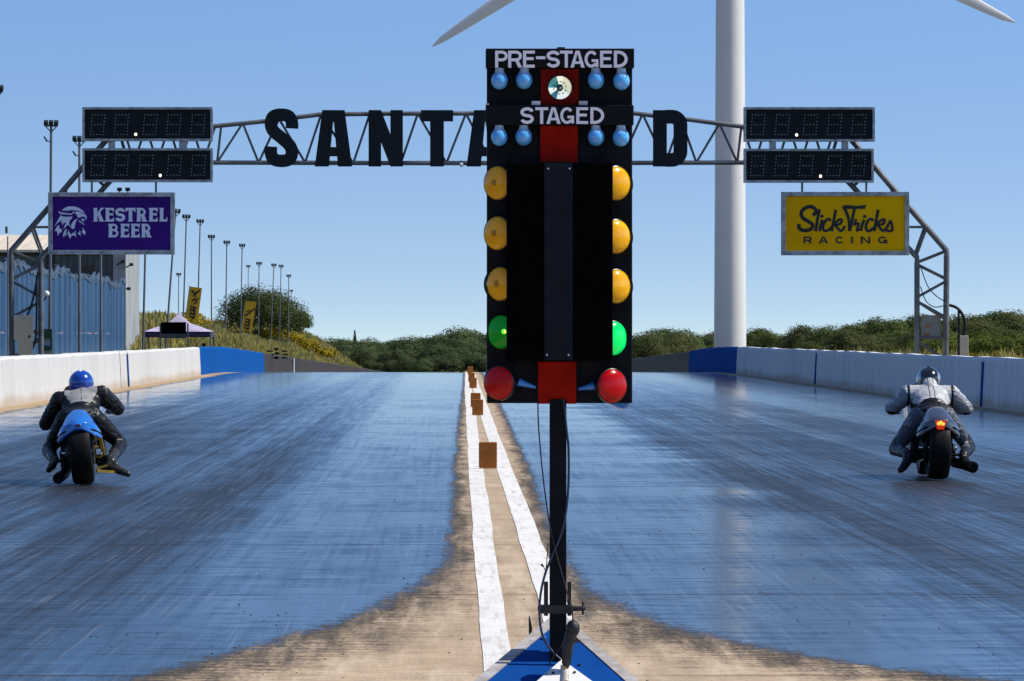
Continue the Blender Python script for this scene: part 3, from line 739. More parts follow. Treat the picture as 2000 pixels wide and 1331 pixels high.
E = [[(225, 300), (262, 262), (310, 240), (370, 232), (430, 238), (490, 258), (530, 285), (560, 310), (582, 338), (545, 332), (505, 306), (450, 296), (440, 300), (395, 288), (360, 290), (352, 308), (340, 290), (318, 296), (304, 312), (296, 296), (270, 298)],
     [(425, 345), (450, 312), (500, 318), (545, 345), (585, 355), (612, 395), (608, 430), (594, 442), (590, 408), (565, 392), (530, 392), (500, 412), (472, 402), (455, 360)],
     [(528, 424), (575, 430), (584, 444), (552, 464), (530, 450)],
     [(168, 308), (200, 325), (260, 334), (320, 343), (380, 346), (390, 364), (320, 362), (250, 358), (205, 352), (182, 338)],
     [(205, 370), (230, 390), (300, 398), (392, 392), (372, 432), (345, 455), (338, 500), (358, 560), (322, 515), (292, 545), (245, 590), (276, 520), (296, 478), (262, 490), (228, 535), (242, 478), (212, 500), (222, 452), (160, 490), (105, 552), (150, 470), (180, 415)],
     [(480, 422), (442, 468), (428, 535), (418, 578), (390, 588), (366, 568), (366, 528), (392, 478), (432, 442)],
     [(492, 448), (530, 475), (542, 525), (522, 488), (492, 474)], [(530, 458), (562, 490), (580, 532), (560, 512)],
     [(162, 528), (192, 540), (180, 580), (226, 588), (218, 640), (186, 640), (160, 694), (152, 622), (110, 615), (138, 568)],
     [(288, 580), (302, 600), (286, 640), (302, 652), (282, 700), (272, 662), (256, 722), (240, 680), (264, 620)],
     [(328, 600), (346, 650), (376, 672), (396, 640), (414, 660), (440, 600), (436, 660), (452, 722), (430, 692), (402, 690), (376, 682), (356, 742), (334, 702), (314, 660)],
     [(460, 635), (490, 652), (506, 600), (512, 650), (522, 692), (490, 672)], [(550, 560), (566, 590), (596, 640), (582, 682), (560, 660), (530, 632), (550, 610)],
     [(395, 318), (408, 312), (418, 324), (414, 342), (400, 348), (390, 336)]]
for i, p in enumerate(E): b.prism(p, kf, -.006 - .0008 * i, 0)
b.build('emblem', m_lilac, ks, ks.location)
b = MB()
for cx2 in (235, 251):
    b = MB(); b.box(G(cx2, 371, -.3), (.12, .2, .09)); b.bar(G(cx2, 371, -.3), G(cx2, 378, -.3), .03, .03); b.build('floodlight', m_dark, ks, ks.location)
pass
ss = sign(1524, 376, 1773, 499.5, m_yellow, 'golden yellow advertising sign with black script hanging on the right of the gantry', [(1565, 358), (1690, 358)])
sf = lambda u, v, d: G(1522 + u / 7.874, 375 + v / 7.874, -.36 + d)
b = MB()
SL = [([(497, 365), (540, 335), (545, 290), (510, 248), (455, 235), (390, 252), (335, 300), (322, 360), (355, 415), (430, 460), (490, 505), (490, 555), (440, 592), (370, 600), (312, 582), (286, 545), (288, 500)], 56),
      ([(603, 272), (572, 430), (543, 612)], 46), ([(648, 435), (620, 520), (602, 612)], 42), ([(770, 455), (748, 425), (705, 440), (668, 505), (656, 570), (688, 608), (740, 592), (795, 545)], 40),
      ([(853, 280), (822, 440), (790, 612)], 44), ([(805, 530), (865, 465), (925, 428), (945, 455), (915, 500), (855, 518), (880, 565), (925, 605), (962, 585), (990, 530)], 38),
      ([(968, 235), (1005, 300), (1042, 400), (1058, 500), (1062, 612)], 46), ([(1142, 250), (1112, 400), (1092, 500), (1066, 600)], 42),
      ([(1163, 425), (1138, 525)], 40), ([(1135, 510), (1205, 492), (1188, 555), (1178, 600), (1215, 588)], 36), ([(1288, 435), (1252, 530), (1240, 605)], 40), ([(1180, 605), (1240, 570), (1262, 540)], 28),
      ([(1420, 455), (1398, 425), (1352, 445), (1316, 525), (1325, 590), (1370, 606), (1445, 550)], 40), ([(1503, 280), (1472, 440), (1442, 610)], 44),
      ([(1462, 530), (1525, 462), (1585, 428), (1602, 458), (1570, 502), (1510, 520), (1540, 572), (1582, 606), (1630, 560), (1690, 448)], 38), ([(1690, 440), (1708, 500), (1722, 572), (1700, 606), (1640, 604), (1618, 575)], 38)]
for i, (p, wd) in enumerate(SL): ribbon(b, crom(p), wd, sf, -.006 - .001 * i, 0)
b.prism([(950, 245), (975, 215), (1010, 212), (1180, 224), (1318, 208), (1300, 268), (1160, 268), (1010, 270)], sf, -.024, 0)
for cx2, cy2 in ((640, 382), (1295, 385)): b.prism([(cx2 + 27 * math.cos(k * .6283), cy2 + 27 * math.sin(k * .6283)) for k in range(10)], sf, -.008, 0)
letters(b, [('R', 358, 130), ('A', 590, 145), ('C', 845, 128), ('I', 1088, 28), ('N', 1235, 146), ('G', 1500, 145)], lambda u, v, d: sf(u, 1000 - v, d), .27, -.006, 0, 1000 - 800, 108, th=.23, step=.001)
b.build('lettering', m_ink, ss, ss.location)

# ------------------------------------------------------------------ wind turbine
TY = 600.0; tk = TY / F; tx = (1426 - CX) * tk
m_turb = M('white_turbine_coating', (0.70, 0.69, 0.68), 0.45, var=0.04, scale=0.15)
g0 = gz(TY); hubz = H + (654 + 253) * tk
tb = thing('wind_turbine', (tx, TY, g0), 'white wind turbine whose tower rises behind the right barrier', 'wind turbine')
b = MB(); b.lathe([(2.12, 0), (2.10, 5), (1.86, 50), (1.42, hubz - g0 - 1.4)], (0, 0, -.5), n=48); b.build('tower', m_turb, tb, smooth=40)
for hh in (18.2, 36.5):
    rr_ = 2.12 - (2.12 - 1.42) * hh / (hubz - g0)
    b = MB(); b.lathe([(rr_ + .012, -.05), (rr_ + .012, .05)], (0, 0, hh), n=48); b.build('flange_joint', M('grey_joint', (0.60, 0.60, 0.61), 0.5), tb, smooth=40)
hz = hubz - g0
b = MB(); b.box((-.0, .6, hz), (3.2, 9, 3.4), Matrix.Rotation(R(-21), 3, 'Z')); b.build('nacelle', m_turb, tb, bevel=.5)
b = MB(); b.lathe([(.05, 0), (.9, .3), (1.5, 1.0), (1.6, 2.2)], (-2.45, -6.5, hz), (.36, .93, 0), 24); b.build('hub', m_turb, tb, smooth=60)
for ang in (92.4, 212.4, 332.4):
    a = R(ang); u = Vector((math.cos(a), 0, math.sin(a))); q = Vector((-math.sin(a), 0, math.cos(a)))
    st = [(0, .9, .9), (2, .95, .9), (6, 1.5, .6), (10, 1.75, .45), (20, 1.35, .32), (32, .92, .2), (38.5, .66, .13), (42, .42, .08), (43.5, .08, .03)]
    b = MB(); vs = []; n = 12
    for r_, c, th in st:
        tw = R(14) * (1 - r_ / 46)
        for k in range(n):
            an = 2 * math.pi * k / n
            x, y = math.cos(an) * c - (c * .35 if r_ > 4 else 0), math.sin(an) * th
            x, y = x * math.cos(tw) - y * math.sin(tw), x * math.sin(tw) + y * math.cos(tw)
            vs.append(Vector((-2.0, -5.2, hz)) + u * r_ + q * x + Vector((0, y, 0)))
    fs = [(i * n + k, i * n + (k + 1) % n, (i + 1) * n + (k + 1) % n, (i + 1) * n + k) for i in range(len(st) - 1) for k in range(n)] + [tuple(range(n)), tuple((len(st) - 1) * n + k for k in range(n))]
    b.add(vs, fs); b.build('blade', m_turb, tb, smooth=60)

# ------------------------------------------------------------------ fence and building on the left
s = NT('faded_blue_fence_sheet')
X, Yc, Z = s.xyz()
v1 = s.noise(2.5, (1, 1, .03), 5.0); v2 = s.noise(8.0, (1, 1, .06), 4.0, off=(2, 2, 2)); v3 = s.noise(1.2, detail=4.0)
c = s.mix(s.mapr(v1, .35, .7), (0.009, 0.050, 0.130), (0.026, 0.083, 0.178))
c = s.mix(s.mapr(v2, .60, .72, 0, .7), c, (0.11, 0.18, 0.29))
c = s.mix(s.mapr(s.math('ADD', Z, s.math('MULTIPLY', v3, 1.2)), 1.9, .7, 0, .55), c, (0.10, 0.19, 0.31))
c = s.mix(s.math('MULTIPLY', s.mapr(s.math('ABSOLUTE', s.math('SUBTRACT', Z, s.math('ADD', 1.45, s.math('MULTIPLY', v2, .12)))), .0, .03, 1, 0), s.mapr(v3, .5, .6)), c, (0.45, 0.35, 0.36))
s.ln(c, s.b.inputs['Base Color']); s.b.inputs['Roughness'].default_value = 0.55; s.b.inputs['Metallic'].default_value = 0.1
m_fence = s.mat
m_edge = M('bare_sheet_edge', (0.07, 0.115, 0.18), 0.5, var=0.5)
FX = -14.0
fence = thing('sheet_fence', (FX, 150, 0), 'tall faded blue corrugated sheet fence behind the white barrier', 'fence')
b = MB(); be = MB(); random.seed(3)
y = 112.0; prof = []
while y < 197:
    stp = 2.6; d_ = random.uniform(.10, .18); stp = random.uniform(1.5, 2.6); prof += [(FX, y), (FX, y + stp * .60), (FX - d_, y + stp * .74), (FX - d_, y + stp * .90)]; y += stp
vs, es = [], []
for i, (x, y) in enumerate(prof):
    zt = 3.74 + .08 * math.sin(y * .35) + random.uniform(-.13, .13)
    vs += [(x, y, -.1), (x, y, zt)]; es.append((x, y, zt))
b.add(vs, [(2 * i, 2 * i + 1, 2 * i + 3, 2 * i + 2) for i in range(len(prof) - 1)])
b.build('sheeting', m_fence, fence, fence.location, fix=False)
ve = []
for x, y, z in es: ve += [(x + .03, y, z - random.uniform(.04, .30)), (x + .03, y, z + .02), (x - .03, y, z + .02)]
be.add(ve, [f for i in range(len(es) - 1) for f in ((3 * i, 3 * i + 1, 3 * i + 4, 3 * i + 3), (3 * i + 1, 3 * i + 2, 3 * i + 5, 3 * i + 4))])
be.build('top_edge', m_edge, fence, fence.location, fix=False)
BY = 215.0; Bp = lambda x, y, d=0: P(x, y, BY) + Vector((0, d, 0))
s = NT('pale_tan_roof_sheet')
X, Yc, Z = s.xyz(); v1 = s.noise(3, (1, .1, 1), 4.0)
wv = s.math('SINE', s.math('MULTIPLY', X, 14.0))
c = s.mix(s.mapr(v1, .3, .7), (0.60, 0.50, 0.38), (0.70, 0.60, 0.47)); s.ln(s.mix(s.mapr(wv, .6, 1.0, 0, .35), c, (0.42, 0.35, 0.27)), s.b.inputs['Base Color'])
s.ln(s.mapr(v1, .3, .7, .5, .7), s.b.inputs['Roughness']); m_roof = s.mat
m_navy = M('dark_navy_cladding', (0.012, 0.022, 0.04), 0.35, var=0.35, scale=1.0, stretch=(3, 1, .2))
m_pale = M('pale_grey_render', (0.33, 0.35, 0.36), 0.7, var=0.22, scale=1.5, stretch=(1, 1, .4))
bd = thing('control_building', Bp(60, 770), 'dark fronted building with a pale tan roof behind the blue fence', 'building'); bo = bd.location
b = MB(); b.bbox(Bp(-240, 492, 0), Bp(222, 800, 9)); b.build('wall', m_navy, bd, bo)
b = MB(); b.bbox(Bp(222.5, 462, -.5), Bp(247, 800, 9)); b.build('end_wall', m_pale, bd, bo)
b = MB()
p0, p1 = Bp(-260, 489, -1.2), Bp(221, 489, -1.2)
b.add([p0, p1, (p1.x, BY + 7, p1.z + .86), (p0.x, BY + 7, p0.z + .86), p0 - Vector((0, 0, .12)), p1 - Vector((0, 0, .12)), (p1.x, BY + 7, p1.z + .72), (p0.x, BY + 7, p0.z + .72)],
      [(0, 1, 2, 3), (4, 7, 6, 5), (0, 4, 5, 1), (1, 5, 6, 2), (2, 6, 7, 3), (3, 7, 4, 0)])
b.build('roof', m_roof, bd, bo)
m_glass = M('dark_window_glass', (0.012, 0.03, 0.055), 0.12, var=0.3, scale=.6)
for i in range(9):
    x = 108 + i * 12.6 if i < 9 else 0
    b = MB(); b.bbox(Bp(x, 500, -.04), Bp(x + 11.2, 560, .02)); b.build('window', m_glass, bd, bo)
for i in range(10):
    x = 90 - i * 24; b = MB(); b.bbox(Bp(x - 22, 500, -.04), Bp(x, 560, .02)); b.build('window', m_glass, bd, bo)
b = MB(); b.bbox(Bp(160, 518, -.08), Bp(186, 545, -.045)); b.build('sign_board', M('brown_board', (0.06, 0.05, 0.05), .6), bd, bo)
b = MB(); b.bbox(Bp(228, 562, -.53), Bp(230.5, 600, -.505)); b.bbox(Bp(238, 590, -.53), Bp(240, 625, -.505)); b.build('downpipe', m_steel, bd, bo)
for (x, y, xe, ye), lab in (((230, 518, 242, 512), 'small dark camera on an arm on the front of the building end wall'), ((248, 523, 258, 518), 'upper dark camera sticking out beyond the corner of the building'), ((248, 565, 253, 565), 'lower dark camera beyond the corner of the building')):
    t = thing('security_camera', Bp(x, y, -.7), lab, 'camera', 'cameras on the building corner')
    b = MB(); b.bar(Bp(x, y, -.6), Bp(xe, ye, -.75), .05, .05); b.build('arm', m_dark, t, t.location)
    b = MB(); b.box(Bp(xe + 1, ye - .3, -.85), (.16, .32, .14)); b.ball(Bp(xe + 1, ye - .3, -1.03), .065, 8); b.build('body', m_dark, t, t.location)
# aerial with a small box, green stand, white globe
t = thing('aerial_pole', P(16, 700, 140), 'thin pole with a small box on top at the left edge, before the fence', 'pole')
b = MB(); b.path([P(16, 720, 140), P(15, 462, 140)], .022, 6); b.build('pole', m_steel, t, t.location)
b = MB(); b.bbox(P(10, 443, 139.9), P(15.5, 456, 140.1)); b.build('box', m_steel, t, t.location)
t = thing('signal_stand', P(93, 745, 137), 'dark green marshal stand with two pale panels against the blue fence', 'stand')
m_green = M('dark_green_paint', (0.006, 0.06, 0.03), 0.5)
b = MB(); b.bbox(P(82, 643, 137), P(104, 662, 137.4)); b.bbox(P(83, 676, 137), P(103, 685, 137.4)); b.bbox(P(82, 662, 137.05), P(85, 740, 137.4)); b.bbox(P(100, 662, 137.05), P(104, 740, 137.4)); b.build('body', m_green, t, t.location)
for q in ((85, 662, 100, 676), (85, 685, 97, 720)):
    b = MB(); b.bbox(P(q[0], q[1], 137.1), P(q[2], q[3], 137.3)); b.build('panel', M('pale_panel', (0.4, 0.45, 0.55), .6), t, t.location)
t = thing('globe_lamp', P(91, 580, 138), 'small white globe lamp on a bracket in front of the blue fence', 'lamp')
b = MB(); b.ball(P(91, 574, 138), .09, 12); b.build('globe', m_white, t, t.location, smooth=60)
b = MB(); b.bar(P(91, 579, 138), P(84, 590, 138), .04, .04); b.build('arm', m_dark, t, t.location)

# ------------------------------------------------------------------ floodlight masts
m_pole = M('grey_mast_steel', (0.16, 0.17, 0.18), 0.5, 0.3, var=0.3)
m_lampbox = M('dark_lamp_housing', (0.03, 0.031, 0.034), 0.5, 0.3, var=0.3)
def mast_meshes():
    t = thing('floodlight_mast', (0, 0, 0), 'x', 'floodlight mast', 'floodlight masts along the left bank')
    b = MB(); b.path([(0, 0, -.3), (0, 0, 1)], [.055, .04], 8); pole = b.build('pole', m_pole, t, smooth=60)
    hd = MB()
    hd.bar((-.2, 0, -.02), (.2, 0, -.02), .05, .05)
    for x in (-.16, 0.0, .16):
        hd.box((x, -.06, .07), (.13, .2, .13), Matrix.Rotation(R(20), 3, 'X')); hd.box((x, -.17, .05), (.11, .04, .10), Matrix.Rotation(R(20), 3, 'X'))
    hd.bar((0, 0, -.22), (-.17, -.02, -.04), .03, .03); hd.bar((0, 0, -.22), (.17, -.02, -.04), .03, .03)
    head = hd.build('lamp_head', m_lampbox, t)
    return t, pole, head
proto = mast_meshes()
MASTS = [(100, 245, 97, 128 * 0 + 145, 1, 'tall floodlight mast just left of the purple sign, rising above it'), (155, 275, 155, 156, 1, 'floodlight mast rising behind the left end of the timing boards'),
         (-9, 178, -9, 128, 1, 'floodlight mast cut by the left edge of the photo'), (197, 400, 197, 166, 1, 'floodlight mast behind the purple sign, its pole before the blue fence'),
         (286, 400, 279, 190, 0, 'leaning thin mast below the purple sign, left of the canopy'), (343, 415, 323, 211, 0, 'leaning mast before the canopy whose head peeks out right of the purple sign'),
         (364, 425, 356, 292, 0, 'tallest floodlight mast right of the purple sign'), (391, 434, 384, 312, 0, 'floodlight mast behind the first yellow banner'), (349, 537, 348, 470, 0, 'short far floodlight mast right above the canopy'),
         (413, 464, 413, 330, 0, 'floodlight mast between the first yellow banner and the round dark tree'), (443, 475, 440, 352, 0, 'floodlight mast in front of the left side of the round dark tree'), (473, 481, 469, 378, 0, 'floodlight mast just left of the second yellow banner'),
         (485, 521, 483, 560, 0, 'short floodlight mast behind the second yellow banner'), (506, 516, 505, 411, 0, 'floodlight mast just right of the second yellow banner'), (535, 519, 528, 445, 0, 'leaning floodlight mast before the right half of the round dark tree'),
         (549, 521, 545, 470, 0, 'floodlight mast before the right edge of the round dark tree'), (564, 540, 563, 490, 0, 'floodlight mast at the right edge of the round dark tree'), (569, 569, 568, 640, 0, 'smallest floodlight mast right of the round dark tree')]
for i, (hx, hy, bx, Y, arm, lab) in enumerate(MASTS):
    if i == 0: t, pole, head = proto
    else:
        t, pole, head = (o.copy() for o in proto)
        for o in (t, pole, head): COL.objects.link(o)
        pole.parent = t; head.parent = t
    hp = P(hx, hy, Y); bp = P(bx, 690, Y); zb = terrain(bp.x, Y)
    bx_ = hp.x + (bp.x - hp.x) * (hp.z - zb) / max(.1, hp.z - bp.z)
    ln = math.hypot(hp.z - zb, hp.x - bx_)
    t.location = (bx_, Y, zb); t.rotation_euler = (0, math.atan2(hp.x - bx_, hp.z - zb), 0)
    t['label'] = lab
    pole.scale = (1, 1, ln); head.location = (0, 0, ln); k = 1.0 if Y < 230 else 1.15
    head.scale = (k, k, k)
    if arm:
        b = MB(); b.bar((0, 0, ln - .52), (-.12, 0, ln - .5), .03, .03); b.bar((-.12, 0, ln - .52), (-.22, 0, ln - .36), .05, .05)
        b.build('bracket', m_lampbox, t)

# ------------------------------------------------------------------ canopy, board, banners on the bank
CYY = 208.0; C_ = lambda x, y, d=0: P(x, y, CYY) + Vector((0, d, 0))
cg = terrain(-12.2, CYY)
m_tent = M('pale_lilac_canvas', (0.48, 0.42, 0.56), 0.8, var=0.25, scale=1.2)
m_tentd = M('dark_purple_canvas', (0.045, 0.032, 0.09), 0.8, var=0.3)
can = thing('canopy', (C_(350, 0).x, CYY, cg), 'pale purple pop up canopy on the bank below the first yellow banner', 'canopy'); co = can.location
ap = C_(350, 612); hw = 65 * CYY / F; ez = C_(0, 648).z
b = MB(); r1 = .32
ring0 = [ap + Vector((0, 0, 0))]; mid = [Vector((ap.x + sx_ * hw * .30, CYY + sy * hw * .30, ap.z - .44)) for sx_, sy in ((-1, -1), (1, -1), (1, 1), (-1, 1))]; lo = [Vector((ap.x + sx_ * hw, CYY + sy * hw, ez)) for sx_, sy in ((-1, -1), (1, -1), (1, 1), (-1, 1))]
b.add([ap] + mid + lo, [(0, 1 + i, 1 + (i + 1) % 4) for i in range(4)] + [(1 + i, 5 + i, 5 + (i + 1) % 4, 1 + (i + 1) % 4) for i in range(4)]); b.build('roof', m_tent, can, co, fix=False)
b = MB(); b.add(lo + [v - Vector((0, 0, .26)) for v in lo], [(i, (i + 1) % 4, 4 + (i + 1) % 4, 4 + i) for i in range(4)]); b.build('valance', m_tentd, can, co, fix=False)
for v in lo:
    b = MB(); b.bbox((v.x * .98 + ap.x * .02 - .03, v.y - .03, cg - .1), (v.x * .98 + ap.x * .02 + .03, v.y + .03, ez - .02)); b.build('leg', m_steel, can, co)
t = thing('display_board', C_(347, 690, -3), 'blank black board on two legs in front of the canopy', 'board')
b = MB(); b.bbox(C_(323, 630, -3.1), C_(371, 652, -3)); b.build('panel', m_matte, t, t.location)
b = MB(); b.bbox(C_(323, 652.5, -3.08), C_(371, 661, -3.02)); b.build('lower_panel', M('grey_board', (.07, .07, .08), .6), t, t.location)
for x in (321, 374):
    b = MB(); b.bbox(C_(x - 1.2, 632, -3.07), C_(x + 1.8, 710, -2.99)); b.build('leg', m_pole, t, t.location)
m_banner = M('yellow_banner_cloth', (0.80, 0.42, 0.008), 0.75, var=0.15, scale=1.5)
def banner(quad, Y, marks, lab):
    c0 = P(sum(q[0] for q in quad) / 4, max(q[1] for q in quad) + 6, Y)
    t = thing('banner_flag', c0, lab, 'banner', 'yellow banners on the bank')
    tl, tr, br, bl = [P(q[0], q[1], Y) for q in quad]
    f = lambda u, v, d: (tl * (1 - u) + tr * u) * (1 - v) + (bl * (1 - u) + br * u) * v + Vector((0, d + .05 * math.sin(3 * v + 1.4 * u), 0))
    b = MB(); n = 8; vs = [f(i / 3, j / n, d) for d in (0, .012) for j in range(n + 1) for i in range(4)]
    k = 4 * (n + 1); fs = []
    for o in (0, k): fs += [(o + j * 4 + i, o + j * 4 + i + 1, o + j * 4 + i + 5, o + j * 4 + i + 4) for j in range(n) for i in range(3)]
    b.add(vs, fs); b.build('cloth', m_banner, t, t.location, fix=False, smooth=60)
    b = MB()
    for i, (pts, wd) in enumerate(marks): ribbon(b, pts, wd, f, -.012 - .001 * i, -.004)
    b.build('lettering', m_ink, t, t.location)
    b = MB(); b.path([f(-.03, -.02, .03), f(-.03, 1.25, .03)], .025, 6); b.build('pole', m_pole, t, t.location)
script = [([(.15, .12), (.5, .2), (.85, .08)], .07), ([(.35, .28), (.55, .16), (.6, .35)], .07), ([(.3, .42), (.6, .36), (.75, .45), (.5, .52), (.85, .3)], .06)]
caps = [([(.25, v), (.75, v + .02)], .05) for v in (.60, .70, .80, .90)] + [([(.28, v - .03), (.28, v + .05)], .07) for v in (.62, .72, .82)] + [([(.72, v - .03), (.5, v + .05)], .07) for v in (.64, .78, .9)]
banner([(371, 560), (394.5, 563), (386, 629), (363, 622)], 268, script + caps, 'bright yellow banner leaning above the canopy')
banner([(480, 588), (501, 590), (491, 649), (471, 645)], 380, [([(.1, .52), (.5, .40), (.95, .22)], .07), ([(.2, .36), (.6, .30)], .04)] + caps, 'shaded yellow banner with a dark edge on the slope before the round tree')
# karts or tyres stacked behind the barrier
for (x, y, wd, hh), lab in (((398, 676, 8, 14), 'small dark marker post on the bank edge above the blue barrier'), ((527, 681, 13, 10), 'left dark tyre stack on the dark grey barrier'), ((540, 676, 9, 16), 'tallest of the dark tyre stacks behind the grey barrier'), ((556, 681, 12, 10), 'right dark tyre stack behind the grey barrier')):
    Y = 232 if x > 450 else 172; p = P(x, y + hh, Y); k = Y / F
    t = thing('tyre_stack' if x > 450 else 'marker_post', p, lab, 'tyres' if x > 450 else 'post')
    if x < 450:
        b = MB(); b.box(p + Vector((0, 0, .1)), (.09, .09, .5)); b.box(p + Vector((0, 0, .32)), (.15, .1, .1)); b.build('post', m_dark, t, t.location); continue
    for i in range(3):
        b = MB(); rr_ = wd * k * .5; b.lathe([(rr_ * .55, 0), (rr_ * .9, .0), (rr_, hh * k * .1), (rr_, hh * k * .22), (rr_ * .9, hh * k * .31), (rr_ * .55, hh * k * .31)], (p.x + (.04 if i == 1 else 0), Y, p.z - .25 + i * (hh * k * .34 + .08)), n=14)
        b.build('tyre', m_rubber, t, t.location, smooth=40)

# ------------------------------------------------------------------ drag racing start lights
LY = 15.9
T = lambda x, y, d=0.0: P(x, y, LY + d)
lt = thing('start_light_tree', (T(1090, 0).x, LY, 0), 'black drag racing start light tree on a post, with green lamps lit', 'start lights'); lo_ = lt.location
K = LY / F
def tb(b, x0, y0, x1, y1, d0, d1, mi=0):
    """box whose front outline is given in photo pixels at the plane of the panel"""
    p0, p1 = T(x0, y0), T(x1, y1)
    return b.bbox((p0.x, LY + d0, p1.z), (p1.x, LY + d1, p0.z), mi)
m_red = M('red_panel_paint', (0.20, 0.006, 0.003), 0.7, var=0.25, scale=10, spec=.08)
m_redd = M('bright_red_panel_paint', (0.36, 0.008, 0.002), 0.7, var=0.2, scale=10, spec=.08)
m_navyb = M('dark_navy_strip', (0.006, 0.011, 0.020), 0.6, var=0.2, spec=.12)
m_txt = M('pale_blue_white_vinyl', (0.88, 0.89, 0.98), 0.5, var=0.05)
b = MB(); tb(b, 951, 120, 1235, 788, 0, .10); b.build('back_panel', m_black, lt, lo_, bevel=.004)
for (x0, y0, x1, y1), word in (((948.5, 97, 1237.5, 134.5), 'PRE-STAGED'), ((948.5, 207, 1236.5, 246), 'STAGED')):
    b = MB(); tb(b, x0, y0, x1, y1, -.055, .02); hd = b.build('header_board', m_black, lt, lo_, bevel=.003)
    b = MB(); p0 = T(0, 0)
    wid = {'P': 25, 'R': 27, 'E': 23, '-': 18, 'S': 26, 'T': 25, 'A': 28, 'G': 27, 'D': 27}
    if word == 'PRE-STAGED':
        xs_ = [967, 992.5, 1021.5, 1047, 1067.5, 1093.5, 1114, 1141.5, 1172, 1199]; yb, hp = 132.5, 33
    else:
        xs_ = [1016.5, 1045.5, 1067, 1094, 1125.5, 1153]; yb, hp = 242.5, 32.5
    kk = K * (LY - .055) / LY
    fn = lambda u, v, d: Vector(((u - CX) * kk, LY - .055 + d, H - (yb - v - CY) * kk))
    letters(b, [(c, x, wid[c]) for c, x in zip(word, xs_)], fn, .185, -.0022, .0, 0, hp, th=.17, step=.00025)
    b.build('lettering', m_txt, hd, lo_)
b = MB(); tb(b, 1088, 93.5, 1103, 97.5, -.03, .03); b.build('cap', m_dark, lt, lo_)
for x0, y0, x1, y1, m in ((1056, 136, 1130, 206, m_red), (1055, 247, 1128, 317, m_redd), (1051, 707, 1125, 789, m_redd)):
    b = MB(); tb(b, x0, y0, x1, y1, -.02, -.003); b.build('red_panel', m, lt, lo_)
b = MB(); tb(b, 989, 319, 1195, 705, -.10, -.001); cb = b.build('center_box', m_matte, lt, lo_, bevel=.003)
b = MB(); tb(b, 1062, 321, 1117, 704, -.105, -.1008); b.build('strip', m_navyb, lt, lo_)
for x, y in ((1069.5, 331.5), (1111, 331.5), (1067, 693), (1109, 693)):
    b = MB(); b.lathe([(.0036, 0), (.0034, .002), (.001, .003)], T(x, y) + Vector((0, -.1055, 0)), (0, -1, 0), 10); b.build('screw', m_chrome, lt, lo_)
m_clip = M('white_clip', (0.7, 0.72, 0.76), .5)
for x in (1038, 1130):
    b = MB(); tb(b, x, 199, x + 17, 207, -.045, -.03); b.build('clip', m_clip, lt, lo_, bevel=.001)
b = MB(); tb(b, 948, 204, 955, 207, -.05, -.02); b.build('clip', m_clip, lt, lo_)
# bulbs
s = NT('pale_blue_bulb_glass')
X, Yc, Z = s.xyz('Generated')
n_ = s.noise(12.0, detail=3.0)
s.ln(s.mix(s.mapr(Z, .44, .66, 0, 1, True), (0.10, 0.42, 0.88), (0.34, 0.49, 0.68)), s.b.inputs['Base Color'])
s.ln(s.mapr(n_, .3, .7, .12, .24), s.b.inputs['Roughness']); s.b.inputs['Coat Weight'].default_value = .6
s.b.inputs['Subsurface Weight'].default_value = 0.35; s.b.inputs['Subsurface Radius'].default_value = (0.01, 0.02, 0.04); s.b.inputs['Subsurface Scale'].default_value = 1.0
m_bulb = s.mat
bp = [(.0005, -.0330), (.010, -.0315), (.0195, -.0258), (.0262, -.0165), (.0292, -.0055), (.0290, .004), (.0268, .012), (.0225, .0190), (.0182, .0245), (.0166, .030), (.0160, .036), (.0156, .062)]
for (x, y) in ((975.5, 158), (1023.5, 157), (1163.5, 157), (1213, 159), (975, 268), (1022.5, 267.5), (1163.5, 268), (1212, 269)):
    b = MB(); b.lathe([(r_ * .98, h_) for r_, h_ in bp], T(x, y) + Vector((0, -.034, 0)), (random.uniform(-.03, .03), 0, 1), 24); b.build('blue_bulb', m_bulb, lt, lo_, smooth=60)
def lens_mat(name, col, dark, rough=.12, emit=0, ecol=None, sss=.4, coat=.35):
    s = NT(name)
    n_ = s.noise(25.0, detail=3.0); n2 = s.noise(90.0, (1, 1, 3), 2.0)
    s.ln(s.mix(s.mapr(n_, .35, .7), col, dark), s.b.inputs['Base Color'])
    s.ln(s.mapr(n2, .3, .7, rough, rough + .12), s.b.inputs['Roughness'])
    s.b.inputs['Coat Weight'].default_value = coat; s.b.inputs['Coat Roughness'].default_value = .05
    s.b.inputs['Subsurface Weight'].default_value = sss; s.b.inputs['Specular IOR Level'].default_value = .25; s.bump(n2, .3, .002); s.b.inputs['Subsurface Radius'].default_value = (.03, .02, .01); s.b.inputs['Subsurface Scale'].default_value = 1.0
    if emit:
        s.b.inputs['Emission Color'].default_value = tuple(ecol) + (1,); s.b.inputs['Emission Strength'].default_value = emit
    return s.mat
m_amber = lens_mat('amber_lens', (0.86, 0.44, 0.003), (0.74, 0.33, 0.002))
m_amberd = lens_mat('amber_lens_center', (0.45, 0.20, 0.002), (0.40, 0.17, 0.002))
m_greenL = lens_mat('lit_green_lens', (0.0, 0.22, 0.012), (0.0, 0.12, 0.008), emit=.05, ecol=(0.0, .9, .02))
m_greenR = lens_mat('bright_lit_green_lens', (0.0, 0.55, 0.10), (0.0, 0.45, 0.08), emit=.42, ecol=(0.0, .95, .16))
m_glow = M('glowing_filament', (.8, 1, .3), .3, emit=3.0, ecol=(.7, 1.0, .15), var=0)
m_glowd = M('green_reflector_glow', (.1, .8, .05), .3, emit=.8, ecol=(.12, .9, .02), var=0)
m_redl = lens_mat('red_lens', (0.50, 0.002, 0.003), (0.34, 0.001, 0.002), sss=0, coat=.08)
m_rim = M('dark_lamp_rim', (0.012, 0.012, 0.014), .35, .3)
